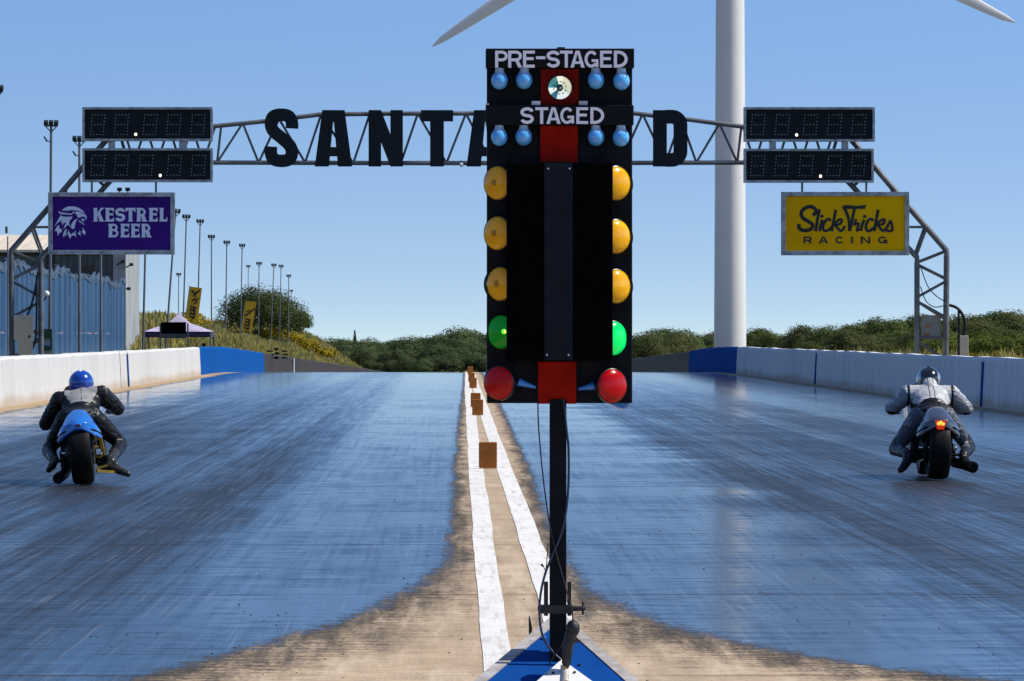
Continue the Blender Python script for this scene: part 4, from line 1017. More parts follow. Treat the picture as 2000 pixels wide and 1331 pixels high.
m_hblue = M('blue_lamp_housing', (0.03, 0.20, 0.62), .35, coat=.4)
def lamp(name, x, y, r, yaw, mat, d=-.02, inner=None, rim=None, pitch=0, house=False, off=(0, 0)):
    """a domed lens turned by yaw (degrees, + to the right lane)"""
    ax = Vector((math.sin(R(yaw)), -math.cos(R(yaw)), math.sin(R(pitch)))).normalized()
    o = T(x, y) + Vector((0, d, 0)); r = r * K
    b = MB(); b.lathe([(r * .98, -.004), (r * .975, .004), (r * .88, .011), (r * .6, .0175), (r * .3, .021), (r * .02, .022)], o, ax, 32)
    q = b.build(name, mat, lt, lo_, smooth=50)
    b = MB(); b.lathe([(r * .35, -.085), (r * .62, -.06), (r * .99, -.012), (r * 1.03, -.004), (r * 1.03, .003), (r * .985, .0045), (r * .97, -.002)], o, ax, 32); b.build('rim', rim or m_rim, q, lo_, smooth=40)
    if inner:
        u = Vector((ax.y, -ax.x, 0)).normalized()
        b = MB(); b.lathe([(r * .20, .0), (r * .19, .0018), (r * .12, .003), (r * .02, .0032)], o + ax * .0205 - u * off[0] * K + Vector((0, 0, off[1] * K)), ax, 18); b.build('lamp_center', inner, q, lo_, smooth=50)
    return q
for y in (358, 456, 555): lamp('amber_lamp', 972 if y != 555 else 977, y, 33.5, -40, m_amber, inner=m_amberd)
for y in (359, 463, 560): lamp('amber_lamp', 1203, y, 33.5, 34, m_amber, inner=None)
lamp('green_lamp', 979, 649, 33, -36, m_greenL, inner=None, d=-.016)
b = MB(); b.lathe([(.009, 0), (.008, .002), (.003, .003)], T(984, 648) + Vector((0, -.046, 0)), (-.3, -1, 0), 16); b.build('reflector_glow', m_glowd, lt, lo_, smooth=50)
b = MB(); b.ball(T(985.5, 648) + Vector((0, -.055, 0)), (.002, .003, .006), 10); b.build('filament', m_glow, lt, lo_, smooth=50)
lamp('green_lamp', 1197, 661, 33.5, 34, m_greenR, inner=None, d=-.016)
lamp('red_lamp', 975, 748, 33.5, -31, m_redl, d=-.05); lamp('red_lamp', 1194, 754, 33.5, 31, m_redl, d=-.05)
# rear facing lamps whose rims show past the edges
for x, y, yaw in ((969, 358, -140), (969, 456, -140), (969, 555, -140), (1215, 359, 140), (1215, 463, 140), (1215, 560, 140)): lamp('rear_lamp', x, y, 29, yaw, m_amber, d=.125)
for x, y, yaw in ((966, 745, -120), (1217, 768, 118)): lamp('rear_lamp', x, y, 33, yaw, m_redl, d=.12, rim=m_hblue)
for x0, y0, x1, y1 in ((1012, 746, 1046, 757), (1160, 754, 1130, 760)):
    b = MB(); b.path([T(x0, y0) + Vector((0, -.025, 0)), T((x0 * .45 + x1 * .55), (y0 * .45 + y1 * .55)) + Vector((0, -.022, 0)), T(x1, y1) + Vector((0, -.015, 0))], [.015, .009, .005], 14); b.build('lamp_neck', m_hblue, lt, lo_, smooth=40)
b = MB(); b.path([T(1219, 782) + Vector((0, .12, 0)), T(1200, 775) + Vector((0, .10, 0))], [.024, .012], 14); b.path([T(962, 778) + Vector((0, .12, 0)), T(978, 772) + Vector((0, .1, 0))], [.014, .009], 14); b.build('rear_lamp_neck', m_hblue, lt, lo_, smooth=40)
# clear spot lamp in the middle with a faceted reflector
o = T(1093, 173) + Vector((0, -.046, 0)); r = 22.5 * K
fm = [M('painted_glint', (.9, .92, .84), .25, .5, var=0, emit=.25), M('teal_painted_glint', (.10, .42, .46), .2, .5, var=0, emit=.12), M('cream_painted_glint', (.80, .82, .60), .35, .2, var=0, emit=.35), M('white_painted_glint', (.92, .94, .84), .3, .1, var=0, emit=.45)]  # reflections in the bowl painted as facet tints with a weak glow
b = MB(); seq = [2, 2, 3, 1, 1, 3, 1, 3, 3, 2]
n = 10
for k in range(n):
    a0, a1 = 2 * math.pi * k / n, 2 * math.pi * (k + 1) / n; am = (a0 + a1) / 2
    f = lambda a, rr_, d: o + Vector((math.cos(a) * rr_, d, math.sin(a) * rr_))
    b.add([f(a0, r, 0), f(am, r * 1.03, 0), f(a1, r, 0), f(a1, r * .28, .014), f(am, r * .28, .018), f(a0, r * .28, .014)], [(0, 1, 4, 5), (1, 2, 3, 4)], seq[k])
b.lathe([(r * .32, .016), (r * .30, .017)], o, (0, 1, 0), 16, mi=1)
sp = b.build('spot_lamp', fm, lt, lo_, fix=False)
b = MB(); b.lathe([(r * .5, .01), (r * 1.0, .012), (r * 1.07, .004), (r * 1.07, -.004), (r * 1.0, -.001)], o, (0, 1, 0), 28, cap=False); b.build('rim', m_rim, sp, lo_, smooth=40)
b = MB(); b.ball(o + Vector((0, .012, 0)), (r * .30, .008, r * .34), 14); b.build('bulb', M('dark_teal_glass', (.01, .06, .07), .08, coat=1), sp, lo_, smooth=60)
b = MB(); b.ball(o + Vector((.002, -.0, -.001)), .0035, 8); b.build('bulb_tip', m_clip, sp, lo_, smooth=60)
# post, clamp, cables
b = MB(); tb(b, 1073.5, 780, 1106, 1420, -.028, .028); b.build('post', m_black, lt, lo_, bevel=.003)
m_dkblk = M('black_clamp', (.008, .009, .011), .5, var=.3)
for x0, x1 in ((1062.5, 1070.5), (1108.5, 1115.5)):
    b = MB(); tb(b, x0, 1137, x1, 1181, -.012, .03); b.build('clamp_plate', m_dkblk, lt, lo_, bevel=.001)
    b = MB(); tb(b, x0, 1199, x1, 1203, -.012, .03); b.build('clamp_plate', m_dkblk, lt, lo_, bevel=.001)
b = MB()
tb(b, 1056, 1182, 1118, 1198, -.03, .034)
b.path([T(1050, 1189), T(1057, 1189)], .009, 10); b.path([T(1117, 1189), T(1140, 1189)], .009, 10)
b.path([T(1138.5, 1176), T(1138.5, 1202)], .004, 8); b.path([T(1134, 1189), T(1144, 1189)], .006, 8)
b.build('clamp', m_dkblk, lt, lo_, bevel=.001)
b = MB(); b.path([T(1137 + 7 * math.sin(i * .5236), 1206.5 - 7 * math.cos(i * .5236)) for i in range(13)], .0011, 6, cap=False); b.build('pin_ring', m_chrome, lt, lo_, smooth=60)
def cable(pts, r, d0, d1, m):
    n = len(pts); c = crom(pts, 6); nn = len(c)
    b = MB(); b.path([T(x, y) + Vector((0, d0 + (d1 - d0) * i / nn, 0)) for i, (x, y) in enumerate(c)], r, 8); b.build('cable', m, lt, lo_, smooth=60)
m_cblue = M('dark_blue_cable', (.008, .022, .065), .4)
cable([(1050, 786), (1052, 840), (1060, 930), (1071, 1010), (1086, 1080), (1101, 1135), (1112, 1175), (1118, 1200), (1114, 1222), (1098, 1256), (1078, 1285), (1069, 1308), (1066, 1345)], .0024, -.034, -.05, m_cable)
cable([(1100, 780), (1106, 840), (1110, 880), (1109, 960), (1099, 1030), (1080, 1080), (1066, 1115), (1057, 1150), (1053, 1190), (1057, 1232), (1067, 1256), (1082, 1275), (1098, 1290)], .0042, -.036, -.045, m_cblue)
cable([(1070, 1060), (1066, 1110), (1062, 1108)], .0016, -.034, -.036, m_cable)
b = MB(); b.path([T(1062, 1108), T(1057, 1102)], [.0025, .0045], 8); b.build('plug', m_dkblk, lt, lo_)
# ground deflector under the lights: a hipped box
AY = 16.15; A = P(1091, 1195, AY); FYf, FYb = 15.3, 17.0; hwL, hwR = .66, .58
bl_, br_ = Vector((A.x - hwL, FYf, 0.0)), Vector((A.x + hwR, FYf, 0.0)); bkl, bkr = Vector((A.x - .30, FYb, 0)), Vector((A.x + .22, FYb, 0))
m_dblue = M('blue_deflector_paint', (0.001, 0.058, 0.27), .6, var=.08, spec=.1)
m_trim = M('worn_aluminium_trim', (.52, .50, .48), .5, .3, var=.35, scale=14, stretch=(1, 3, 1), col2=(.36, .30, .26))
df = thing('deflector_box', (A.x, AY, 0), 'blue pyramid shaped base cover with aluminium edges under the start lights', 'base cover')
b = MB(); b.add([A, bl_, br_, bkr, bkl], [(0, 1, 2), (0, 2, 3), (0, 3, 4), (0, 4, 1), (1, 4, 3, 2)]); b.build('cover', m_dblue, df, df.location)
nf = (br_ - A).cross(bl_ - A).normalized(); nf = nf if nf.y < 0 else -nf
for e in (bl_, br_):
    b = MB(); dr = (e - A).normalized(); inn = nf.cross(dr); inn = inn if inn.dot((bl_ + br_) / 2 - A - dr * dr.dot((bl_ + br_) / 2 - A)) > 0 else -inn
    wv = .036; o1 = nf * .004
    q = [A + o1 - inn * .002, e + o1 - inn * .002, e + o1 + inn * wv, A + o1 + inn * wv + dr * .03]
    b.add(q + [v - nf * .012 for v in q], [(0, 1, 2, 3), (4, 7, 6, 5), (0, 4, 5, 1), (1, 5, 6, 2), (2, 6, 7, 3), (3, 7, 4, 0)]); b.build('edge_trim', m_trim, df, df.location)
s = NT('stained_white_plate'); a1 = s.noise(30.0, detail=3.0); a2 = s.noise(9.0, detail=3.0)
s.ln(s.mix(s.mapr(a1, .66, .72), s.mix(s.mapr(a2, .6, .75, 0, .5), (.74, .73, .71), (.55, .50, .42)), (.45, .26, .06)), s.b.inputs['Base Color']); s.b.inputs['Roughness'].default_value = .5
def on_face(px, py, lift=.0):
    """the point of the front face seen at this pixel, lifted along its normal"""
    d = P(px, py, 16.0) - Vector((0, 0, H)); o = Vector((0, 0, H)); t = (A - o).dot(nf) / d.dot(nf); return o + d * t + nf * lift
pk = [on_face(1097, 1297, .02), on_face(1020, 1364, .02), on_face(1097, 1440, .02), on_face(1210, 1378, .02)]
b = MB(); b.add(pk + [v - nf * .03 for v in pk], [(0, 1, 2, 3), (7, 6, 5, 4), (0, 4, 5, 1), (1, 5, 6, 2), (2, 6, 7, 3), (3, 7, 4, 0)]); b.build('top_plate', s.mat, df, df.location, bevel=.002)
b = MB(); b.path([on_face(1105, 1308, .022), on_face(1104, 1345, .022)], [.012, .014], 10); b.path([on_face(1104, 1317, .03), on_face(1104, 1323, .036)], [.008, .006], 8, mi=1); b.build('bracket', [m_trim, M('brass', (.5, .3, .06), .35, .8)], df, df.location, smooth=40)
for x, y in ((1080, 1325), (1122, 1324), (1131, 1300)):
    b = MB(); b.lathe([(.005, 0), (.0045, .004)], on_face(x, y, .021 if y > 1310 else .001), nf, 8); b.build('bolt', m_dark, df, df.location)
b = MB(); b.lathe([(.009, 0), (.009, .004)], on_face(1062, 1247, .002), nf, 12); b.build('eyelet', m_hblue, df, df.location)
hn = thing('jack_handle', on_face(1107, 1303, .02), 'black round topped lever leaning beside the foot of the post', 'lever'); ho = hn.location
hq = lambda x, y: P(x, y, 15.78)
b = MB(); b.path([hq(1107, 1306), hq(1106, 1296), hq(1109, 1262), hq(1116, 1236)], [.006, .016, .020, .022], 12); b.build('lever', m_dkblk, hn, ho, smooth=50)
b = MB(); b.ball(hq(1119, 1228), (.024, .023, .030), 16); b.build('knob', m_dkblk, hn, ho, smooth=60)
b = MB(); b.path([hq(1122, 1252), hq(1133, 1253)], .006, 8); b.build('peg', m_dkblk, hn, ho)
b = MB(); b.path([hq(1106.5, 1240), hq(1105, 1298)], .0018, 6); b.build('rod', m_chrome, hn, ho)
t = thing('marker_spike', P(1036, 1300, 16.6), 'thin dark spike standing behind the left edge of the blue base cover', 'spike')
b = MB(); b.path([P(1036, 1310, 16.6), P(1036, 1225, 16.6), P(1033.5, 1204, 16.6)], [.006, .006, .002], 8); b.build('spike', m_dark, t, t.location); t['category'] = 'spike'

# ------------------------------------------------------------------ motorcycles
def loft(b, secs, mi=0, cap=True):
    n = len(secs[0]); vs = [v for s_ in secs for v in s_]; fs = []
    for i in range(len(secs) - 1):
        for k in range(n): fs.append((i * n + k, i * n + (k + 1) % n, (i + 1) * n + (k + 1) % n, (i + 1) * n + k))
    if cap: fs += [tuple(range(n)), tuple((len(secs) - 1) * n + k for k in range(n))]
    return b.add(vs, fs, mi)
def sub(o, lv=2):
    m = o.modifiers.new('smooth', 'SUBSURF'); m.levels = lv; m.render_levels = lv; return o
def tyre(bike, name, y, r, wd, rim_r, rim_mat):
    h = wd / 2
    b = MB(); pf = [(rim_r, -h * .72), (rim_r + .02, -h * .86), (r * .86, -h * .98), (r * .945, -h * .9), (r * .982, -h * .66), (r * .997, -h * .35), (r, 0)]
    pf += [(a_, -c_) for a_, c_ in pf[-2::-1]]
    b.lathe(pf + [pf[0]], (0, y, r), (1, 0, 0), 48, cap=False)
    wl = b.build(name, m_rubber, bike, smooth=35)
    b = MB(); b.lathe([(rim_r * .82, -h * .7), (rim_r * 1.01, -h * .74), (rim_r * 1.01, h * .74), (rim_r * .82, h * .7), (rim_r * .82, -h * .7)], (0, y, r), (1, 0, 0), 32, cap=False)
    for k in range(5):
        a = k * 1.2566; b.bar((0, y + .03 * math.cos(a), r + .03 * math.sin(a)), (0, y + rim_r * .86 * math.cos(a), r + rim_r * .86 * math.sin(a)), .03, .04, up=(1, 0, 0))
    b.lathe([(.03, -h * .8), (.045, -h * .5), (.045, h * .5), (.03, h * .8)], (0, y, r), (1, 0, 0), 16)
    b.build('rim', rim_mat, wl, smooth=35)
    return wl
def tail_sections(dz=0.0, wk=1.0):
    st = [(-.27, .60, .55, .045), (-.24, .63, .535, .12), (-.16, .665, .505, .205), (-.04, .70, .49, .228), (.10, .745, .485, .222), (.24, .765, .50, .19), (.36, .735, .52, .17), (.46, .69, .54, .15)]
    out = []
    for y, zt, zm, wd in st:
        zt += dz; wd *= wk; dr = .075 * min(1, wd / .2)
        zt -= .03
        half = [(0, zt), (wd * .32, zt - .012), (wd * .56, zt - .055), (wd * .74, zm + .085), (wd * .90, zm + .02), (wd, zm - dr * .75), (wd * .93, zm - dr * 1.15), (wd * .62, zm - dr * .45), (wd * .3, zm - .015)]
        out.append([Vector((x, y, z)) for x, z in half] + [Vector((0, y, zm - .012))] + [Vector((-x, y, z)) for x, z in half[:0:-1]])
    return out
def motorcycle(loc, rot, label, paint, rim_mat, accent, side, lit_tail, strut):
    bk = thing('motorcycle', loc, label, 'motorcycle', None, rot)
    tyre(bk, 'rear_wheel', 0, .315, .215, .215, rim_mat); tyre(bk, 'front_wheel', 1.50, .30, .12, .215, rim_mat)
    b = MB(); loft(b, tail_sections()); sub(b.build('tail_fairing', paint, bk, smooth=180), 2)
    b = MB(); loft(b, [[Vector((x * .75, v.y, z)) for x, z in ((-.15, .46), (.15, .46), (.13, .40), (-.13, .40))] for v in (Vector((0, -.02, 0)), Vector((0, .2, 0)), Vector((0, .5, 0)))]); b.build('undertail', m_black, bk, bevel=.01)
    b = MB(); sec = tail_sections()
    for sx_ in (-1, 1):
        b.path([Vector((sx_ * x, y - .008, z)) for y, x, z in ((-.245, .05, .545), (-.20, .15, .515), (-.10, .205, .475), (.02, .222, .44), (.14, .212, .435))], .009, 8)
    b.build('tail_edge', m_black, bk, smooth=60)
    b = MB(); b.box((0, -.262, .575), (.05, .02, .022)); b.build('number_lamp', M('dark_red_lens', (.12, .01, .01), .2), bk, bevel=.004)
    b = MB(); b.ball((0, .55, .69), (.15, .24, .05), 16); b.build('seat', M('black_vinyl', (.012, .012, .013), .5), bk, smooth=60)
    b = MB(); b.ball((0, .95, .76), (.16, .26, .11), 18); b.build('fuel_tank', paint, bk, smooth=60)
    b = MB(); b.box((0, .86, .40), (.42, .46, .46)); b.box((0, 1.0, .58), (.30, .30, .2)); b.box((0, .48, .40), (.26, .22, .26)); b.box((.19, .62, .24), (.07, .3, .18)); b.box((-.19, .62, .24), (.07, .3, .18)); b.lathe([(.05, -.22), (.11, -.20), (.11, .20), (.05, .22)], (0, .78, .36), (1, 0, 0), 18)
    b.bar((.14, .75, .45), (.12, 1.3, .78), .04, .09); b.bar((-.14, .75, .45), (-.12, 1.3, .78), .04, .09); b.build('engine', m_dark, bk, bevel=.015)
    for sx_ in (-1, 1):
        b = MB(); b.bar((sx_ * .135, -.06, .315), (sx_ * .125, .72, .40), .035, .085); b.build('swingarm', m_dark if not strut else M('dark_alloy', (.10, .10, .11), .35, .8), bk, bevel=.008)
        b = MB(); b.path([(sx_ * .10, 1.50, .30), (sx_ * .10, 1.36, .62), (sx_ * .10, 1.27, .84)], [.03, .026, .026], 10); b.build('fork_tube', accent, bk, smooth=50)
        b = MB(); b.path([(sx_ * .04, 1.29, .82), (sx_ * .12, 1.27, .77), (sx_ * .33, 1.17, .665)], .014, 8); b.build('handlebar', m_dark, bk, smooth=50)
        b = MB(); b.path([(sx_ * .24, 1.26, .725), (sx_ * .36, 1.22, .66)], .008, 6); b.build('lever', m_chrome, bk, smooth=50)
        b = MB(); b.path([(sx_ * .15, .32, .24), (sx_ * .27, .32, .235)], .013, 8); b.bar((sx_ * .15, .32, .24), (sx_ * .13, .60, .36), .025, .05); b.build('footpeg', m_dark, bk)
        secs = [[Vector((sx_ * (.19 + o_), y, z)) for o_, z in ((.0, z0), (.03, (z0 + z1) / 2), (0, z1), (-.03, (z0 + z1) / 2))] for y, z0, z1 in ((.78, .34, .50), (1.0, .22, .66), (1.25, .30, .82), (1.42, .50, .84))]
        b = MB(); loft(b, secs); b.build('side_fairing', paint, bk, smooth=60)
        if side and sx_ == 1:
            b = MB(); b.lathe([(.115, 0), (.11, .008)], (.232, 1.08, .55), (1, -.06, .08), 20, xs=.8); b.build('number_panel', m_white, bk)
    b = MB(); st = [(1.18, .19, .62, .92), (1.4, .17, .55, .90), (1.6, .12, .55, .78), (1.72, .04, .60, .68)]
    loft(b, [[Vector((wd * math.cos(k * .5236), y, (z0 + z1) / 2 + (z1 - z0) / 2 * math.sin(k * .5236))) for k in range(12)] for y, wd, z0, z1 in st]); b.build('nose_fairing', paint, bk, smooth=60)
    b = MB(); loft(b, [[Vector((wd * math.cos(k * .5236), y, zc + hz_ * math.sin(k * .5236))) for k in range(12)] for y, wd, zc, hz_ in ((1.20, .15, .90, .07), (1.38, .13, .87, .06), (1.5, .07, .84, .03))]); b.build('windscreen', M('smoked_screen', (.02, .022, .025), .08), bk, smooth=60)
    b = MB(); b.lathe([(.03, -.10), (.10, -.125), (.10, -.12), (.03, -.118)], (0, 0, .315), (1, 0, 0), 28); b.build('sprocket', m_dark if not strut else accent, bk, smooth=40)
    b = MB(); b.path([(-.122, -.1, .325), (-.122, .0, .42), (-.115, .7, .44)], .014, 6); b.path([(-.122, -.1, .30), (-.122, .0, .21), (-.115, .7, .32)], .014, 6); b.build('chain', m_dark, bk)
    b = MB(); b.lathe([(.05, .115), (.125, .118), (.125, .124), (.05, .122)], (0, 0, .315), (1, 0, 0), 28); b.build('brake_disc', m_steel, bk, smooth=40)
    b = MB(); b.box((.155, -.02, .45), (.05, .10, .08)); b.build('brake_caliper', accent, bk, bevel=.01)
    b = MB(); b.lathe([(.016, -.19), (.022, -.17), (.022, .17), (.016, .19)], (0, -.0, .315), (1, 0, 0), 10); b.build('axle', m_chrome, bk, smooth=40)
    if strut:
        gold = M('gold_anodised_alloy', (.50, .28, .03), .35, .7)
        b = MB(); b.bar((.19, -.04, .50), (.215, .0, .26), .035, .05); b.build('strut', gold, bk, bevel=.006)
        b = MB(); b.path([(x, -.11, z) for x, z in ((.175, .345), (.135, .36), (.125, .30), (.145, .25), (.18, .245), (.20, .27))], .009, 8); b.build('bracket', gold, bk, smooth=50)
        b = MB(); b.box((.165, -.10, .30), (.045, .05, .06)); b.lathe([(.02, 0), (.02, .05)], (.19, -.1, .285), (0, -1, 0), 10); b.build('caliper', m_chrome, bk, bevel=.008)
        b = MB(); b.bar((.13, .02, .115), (.30, .1, .085), .03, .025); b.bar((.12, -.03, .14), (.24, -.02, .16), .02, .02); b.build('brake_rod', gold, bk)
        b = MB(); b.path([(-.12, .7, .22), (-.19, .3, .11), (-.235, .0, .085), (-.24, -.10, .082)], [.045, .05, .055, .055], 14); b.build('exhaust', m_black, bk, smooth=50)
        b = MB(); b.path([(.13, .6, .2), (.2, .3, .12), (.33, .12, .115)], [.03, .035, .035], 12); b.build('exhaust_pipe', M('tarnished_steel', (.25, .21, .17), .3, .9), bk, smooth=50)
    else:
        b = MB(); b.path([(.14, .7, .2), (.2, .3, .16), (.27, .05, .15), (.345, -.12, .125)], [.045, .05, .055, .058], 14); b.build('exhaust', m_black, bk, smooth=50)
        b = MB(); b.lathe([(.03, 0), (.04, .002)], (.347, -.124, .124), (.35, -.8, -.1), 14); b.build('exhaust_mouth', m_matte, bk)
        b = MB(); b.path([(-.14, .3, .20), (-.22, .15, .18)], [.03, .03], 10); b.build('gear_linkage', m_chrome, bk, smooth=50)
    if lit_tail:
        b = MB(); f = lambda u, v, d: Vector((u, -.262 + d + v * .1, .545 + v))
        b.prism([(-.058, .045), (.058, .045), (.044, 0), (.034, -.045), (-.034, -.045), (-.044, 0)], lambda u, v, d: Vector((u, -.245 + d - v * .2, .545 + v)), -.03, .06)
        tl = b.build('tail_light', M('red_tail_lens', (.5, .02, .01), .2, emit=.32, ecol=(1, .06, .01), coat=.8), bk, bevel=.008)
        for x, z, r_, m in ((-.018, .015, .022, 0), (.022, .01, .018, 0), (0, .03, .014, 0)):
            b = MB(); b.ball((x, -.285, .545 + z), (r_, .012, r_ * .8), 10); b.build('lamp_element', M('glowing_orange', (1, .35, .05), .3, emit=1.6, ecol=(1, .32, .03), var=0), tl, smooth=60)
    return bk
s = NT('glossy_blue_bike_paint'); n1 = s.noise(3.0, detail=3.0)
X, Yc, Z = s.xyz()
st_ = s.math('MULTIPLY', s.mapr(s.math('ABSOLUTE', s.math('SUBTRACT', X, s.math('MULTIPLY', Yc, .15))), .055, .065, 1, 0), s.mapr(Z, .60, .605, 0, 1))
s.ln(s.mix(s.mapr(n1, .3, .7), (.008, .13, .50), (.010, .17, .60)), s.b.inputs['Base Color']); s.b.inputs['Roughness'].default_value = .22; s.b.inputs['Coat Weight'].default_value = 1; s.b.inputs['Coat Roughness'].default_value = .04
m_bikeblue = s.mat
m_silver = M('silver_grey_bike_paint', (.075, .078, .085), .28, .45, var=.12, scale=4, coat=1)
lb = (-3.52, 44.4, 0.009); LR = (0, R(-5.5), R(3.0))
bikeA = motorcycle(lb, LR, 'leaning sports motorcycle with a glossy blue tail and a wide black rear tyre', m_bikeblue, m_dark, M('gold_fork', (.30, .2, .05), .3, .8), True, False, True)
rb = ((1831 - CX) * 45.9 / F, 45.9, 0.009); RR = (0, R(.6), R(-.5))
bikeB = motorcycle(rb, RR, 'upright sports motorcycle with a silver grey tail and a glowing red tail light', m_silver, m_dark, m_dark, False, True, False)
# (tail)

# ------------------------------------------------------------------ riders
def flesh(name, pieces, voxel, smooth_it, parent, mats, pick):
    """one continuous body: overlapping tapered limbs fused by a voxel remesh, then baked"""
    b = MB()
    for pc in pieces:
        if pc[0] == 'c':
            _, pts, rs = pc[:3]
            pts = [Vector(p) for p in pts]
            b.path(pts, list(rs), 14, flat=pc[3] if len(pc) > 3 else 1.0)
            for p, r_ in zip(pts, rs): b.ball(p, r_ * .985, 12)
        else: b.ball(pc[1], pc[2], 16, pc[3] if len(pc) > 3 else None)
    o = b.build('tmp', m_black)
    m = o.modifiers.new('r', 'REMESH'); m.mode = 'VOXEL'; m.voxel_size = voxel
    m = o.modifiers.new('s', 'SMOOTH'); m.iterations = smooth_it; m.factor = .5
    dg = bpy.context.evaluated_depsgraph_get(); dg.update()
    me = bpy.data.meshes.new_from_object(o.evaluated_get(dg)); me.name = name
    bpy.data.objects.remove(o)
    from mathutils import noise as mn
    co = [v.co.copy() for v in me.vertices]; no = [v.normal.copy() for v in me.vertices]
    for v, c, n in zip(me.vertices, co, no):
        q = Vector((c.x * 13, c.y * 13, c.z * 26)); q += mn.noise_vector(c * 9) * 1.1
        k_ = .25 if (abs(c.x) < .23 and c.z > .68 and c.y > .5) else 1.0
        v.co = c + n * k_ * ((.0048 * (1 - abs(mn.noise(q)) * 2.6) - .0035) + .006 * mn.noise(c * 8))
    me.update()
    me.materials.clear()
    for q in mats: me.materials.append(q)
    idx = [pick(p.center, p.normal) for p in me.polygons]
    me.polygons.foreach_set('material_index', idx); me.polygons.foreach_set('use_smooth', [True] * len(idx))
    ob = bpy.data.objects.new(name, me); COL.objects.link(ob); ob.parent = parent
    return ob
def hand(wr, grip_dir, sx_):
    """gloved fist round the grip: palm, four bent fingers and a thumb"""
    w_ = Vector(wr); out = []
    out.append(('e', w_ + Vector((0, .045, .004)), (.040, .046, .022)))
    for k in range(4):
        q = w_ + Vector((sx_ * (-.033 + .022 * k), .085 - .006 * abs(k - 1.3), .012)); ln = (.9, 1.0, .95, .8)[k]
        out.append(('c', [q, q + Vector((0, .030 * ln, -.006)), q + Vector((0, .036 * ln, -.036)), q + Vector((0, .010, -.050))], [.0115, .0105, .0095, .0085]))
    q = w_ + Vector((-sx_ * .036, .03, -.004)); out.append(('c', [q, q + Vector((-sx_ * .018, .03, -.022)), q + Vector((-sx_ * .004, .055, -.034))], [.013, .011, .009]))
    return out
def leather(name, col, rough=.35, var=.25):
    s = NT(name); n1 = s.noise(9.0, detail=4.0); n2 = s.noise(16.0, (1, 1, 2.4), 3.0, dist=1.6)
    s.ln(s.mix(s.mapr(n1, .3, .7), tuple(c * (1 - var) for c in col), col), s.b.inputs['Base Color']); s.ln(s.mapr(n2, .3, .7, rough - .1, rough + .15), s.b.inputs['Roughness'])
    s.bump(n2, .35, .012); s.b.inputs['Specular IOR Level'].default_value = .3; return s.mat
def rider(loc, rot, label, J, mats, pick, helmet):
    r_ = thing('person', loc, label, 'person', None, rot)
    dz = J.get('dz', 0)
    pc = [('e', (0, .52, .665 + dz * .4), (.175, .14, .12)), ('e', (J['tx'] * .3, .62, .735 + dz * .6), (.172, .14, .115)), ('e', (J['tx'] * .6, .73, .805 + dz * .9), (.195, .155, .122), Matrix.Rotation(R(30), 3, 'X')), ('e', (J['tx'], .86, .875 + dz), (.215, .155, .105), Matrix.Rotation(R(20), 3, 'X')),
          ('c', [(J['tx'], .9, .90 + dz), (J['tx'] + J['hx'] * .5, 1.02, .95 + dz), (J['hx'], 1.06, .98 + dz)], [.085, .07, .075])]
    if J.get('hump'): pc.append(('e', (J['tx'], .90, .985 + dz), (.075, .12, .055), Matrix.Rotation(R(22), 3, 'X')))
    for sx_, s_ in ((-1, 'L'), (1, 'R')):
        sh, el, wr = J['sh' + s_], J['el' + s_], J['wr' + s_]; hp = (sx_ * .12, .54, .635); kn, an, he, to = J['kn' + s_], J['an' + s_], J['he' + s_], J['to' + s_]
        mid = lambda a, b_, t=.5: tuple(Vector(a).lerp(Vector(b_), t))
        pc.append(('c', [(sh[0] * .55, sh[1], sh[2]), sh, mid(sh, el, .55), el], [.098, .098, .082, .067]))
        pc.append(('c', [el, mid(el, wr, .4), wr], [.068, .058, .036]))
        pc += hand(wr, None, sx_)
        pc.append(('c', [hp, mid(hp, kn, .45), mid(hp, kn, .85), kn], [.108, .094, .074, .066]))
        pc.append(('e', kn, (.066, .062, .07)))
        pc.append(('c', [kn, mid(kn, an, .35), mid(kn, an, .75), an], [.066, .066, .055, .048]))
        pc.append(('c', [an, he], [.05, .042])); pc.append(('c', [he, mid(he, to, .55), to], [.043, .044, .035], .85)); pc.append(('c', [an, mid(he, to, .5)], [.047, .04]))
    flesh('body', pc, .0085, 5, r_, mats, pick)
    helmet(r_, Vector((J['hx'], 1.06, J['hz'])))
    return r_
m_blk_leather = leather('black_leather', (.0055, .0055, .006), .36); m_grey_leather = leather('grey_leather_panel', (.30, .30, .295), .42); m_boot_and_highlight = leather('worn_boot_and_highlight_leather', (.035, .034, .033), .24)
m_glove = leather('glove_leather', (.02, .02, .022), .5); m_pale_and_highlight = leather('pale_grey_and_highlight_leather', (.50, .51, .52), .40); m_slate = leather('slate_leather', (.085, .10, .125), .42, .12)
JA = dict(tx=.03, hx=.035, hz=.965, dz=-.07, shL=(-.185, .88, .815), shR=(.235, .88, .83), elL=(-.355, .98, .595), elR=(.375, 1.0, .675), wrL=(-.30, 1.16, .665), wrR=(.295, 1.15, .67),
          knL=(-.34, .72, .34), anL=(-.275, .22, .27), heL=(-.255, .16, .245), toL=(-.335, .28, .165), knR=(.375, .74, .335), anR=(.27, .22, .205), heR=(.25, .16, .15), toR=(.425, .06, .055))
from mathutils import noise as mnz
nz = mnz.noise
def pickA(c, n):
    x, y, z = c
    if z < .31 and abs(x) > .2 and y < .4: return 2
    if abs(x) > .24 and y > 1.17: return 3
    if abs(x) > .19 and z > .57 and n.z > .2 and y > .8 and nz(c * 11) > .22: return 2  # painted highlights: lighter leather scattered over upward shoulder and sleeve faces
    if .56 < y < 1.02 and z > .70 and n.z > .1 and abs(x - .03) < .2:
        wd = .060 + .10 * max(0, min(1, (z - .735) / .13))
        if .004 < abs(x - .03) < wd: return 1
    if abs(x - .03) < .13 and y > .9 and z > .88: return 1
    return 0
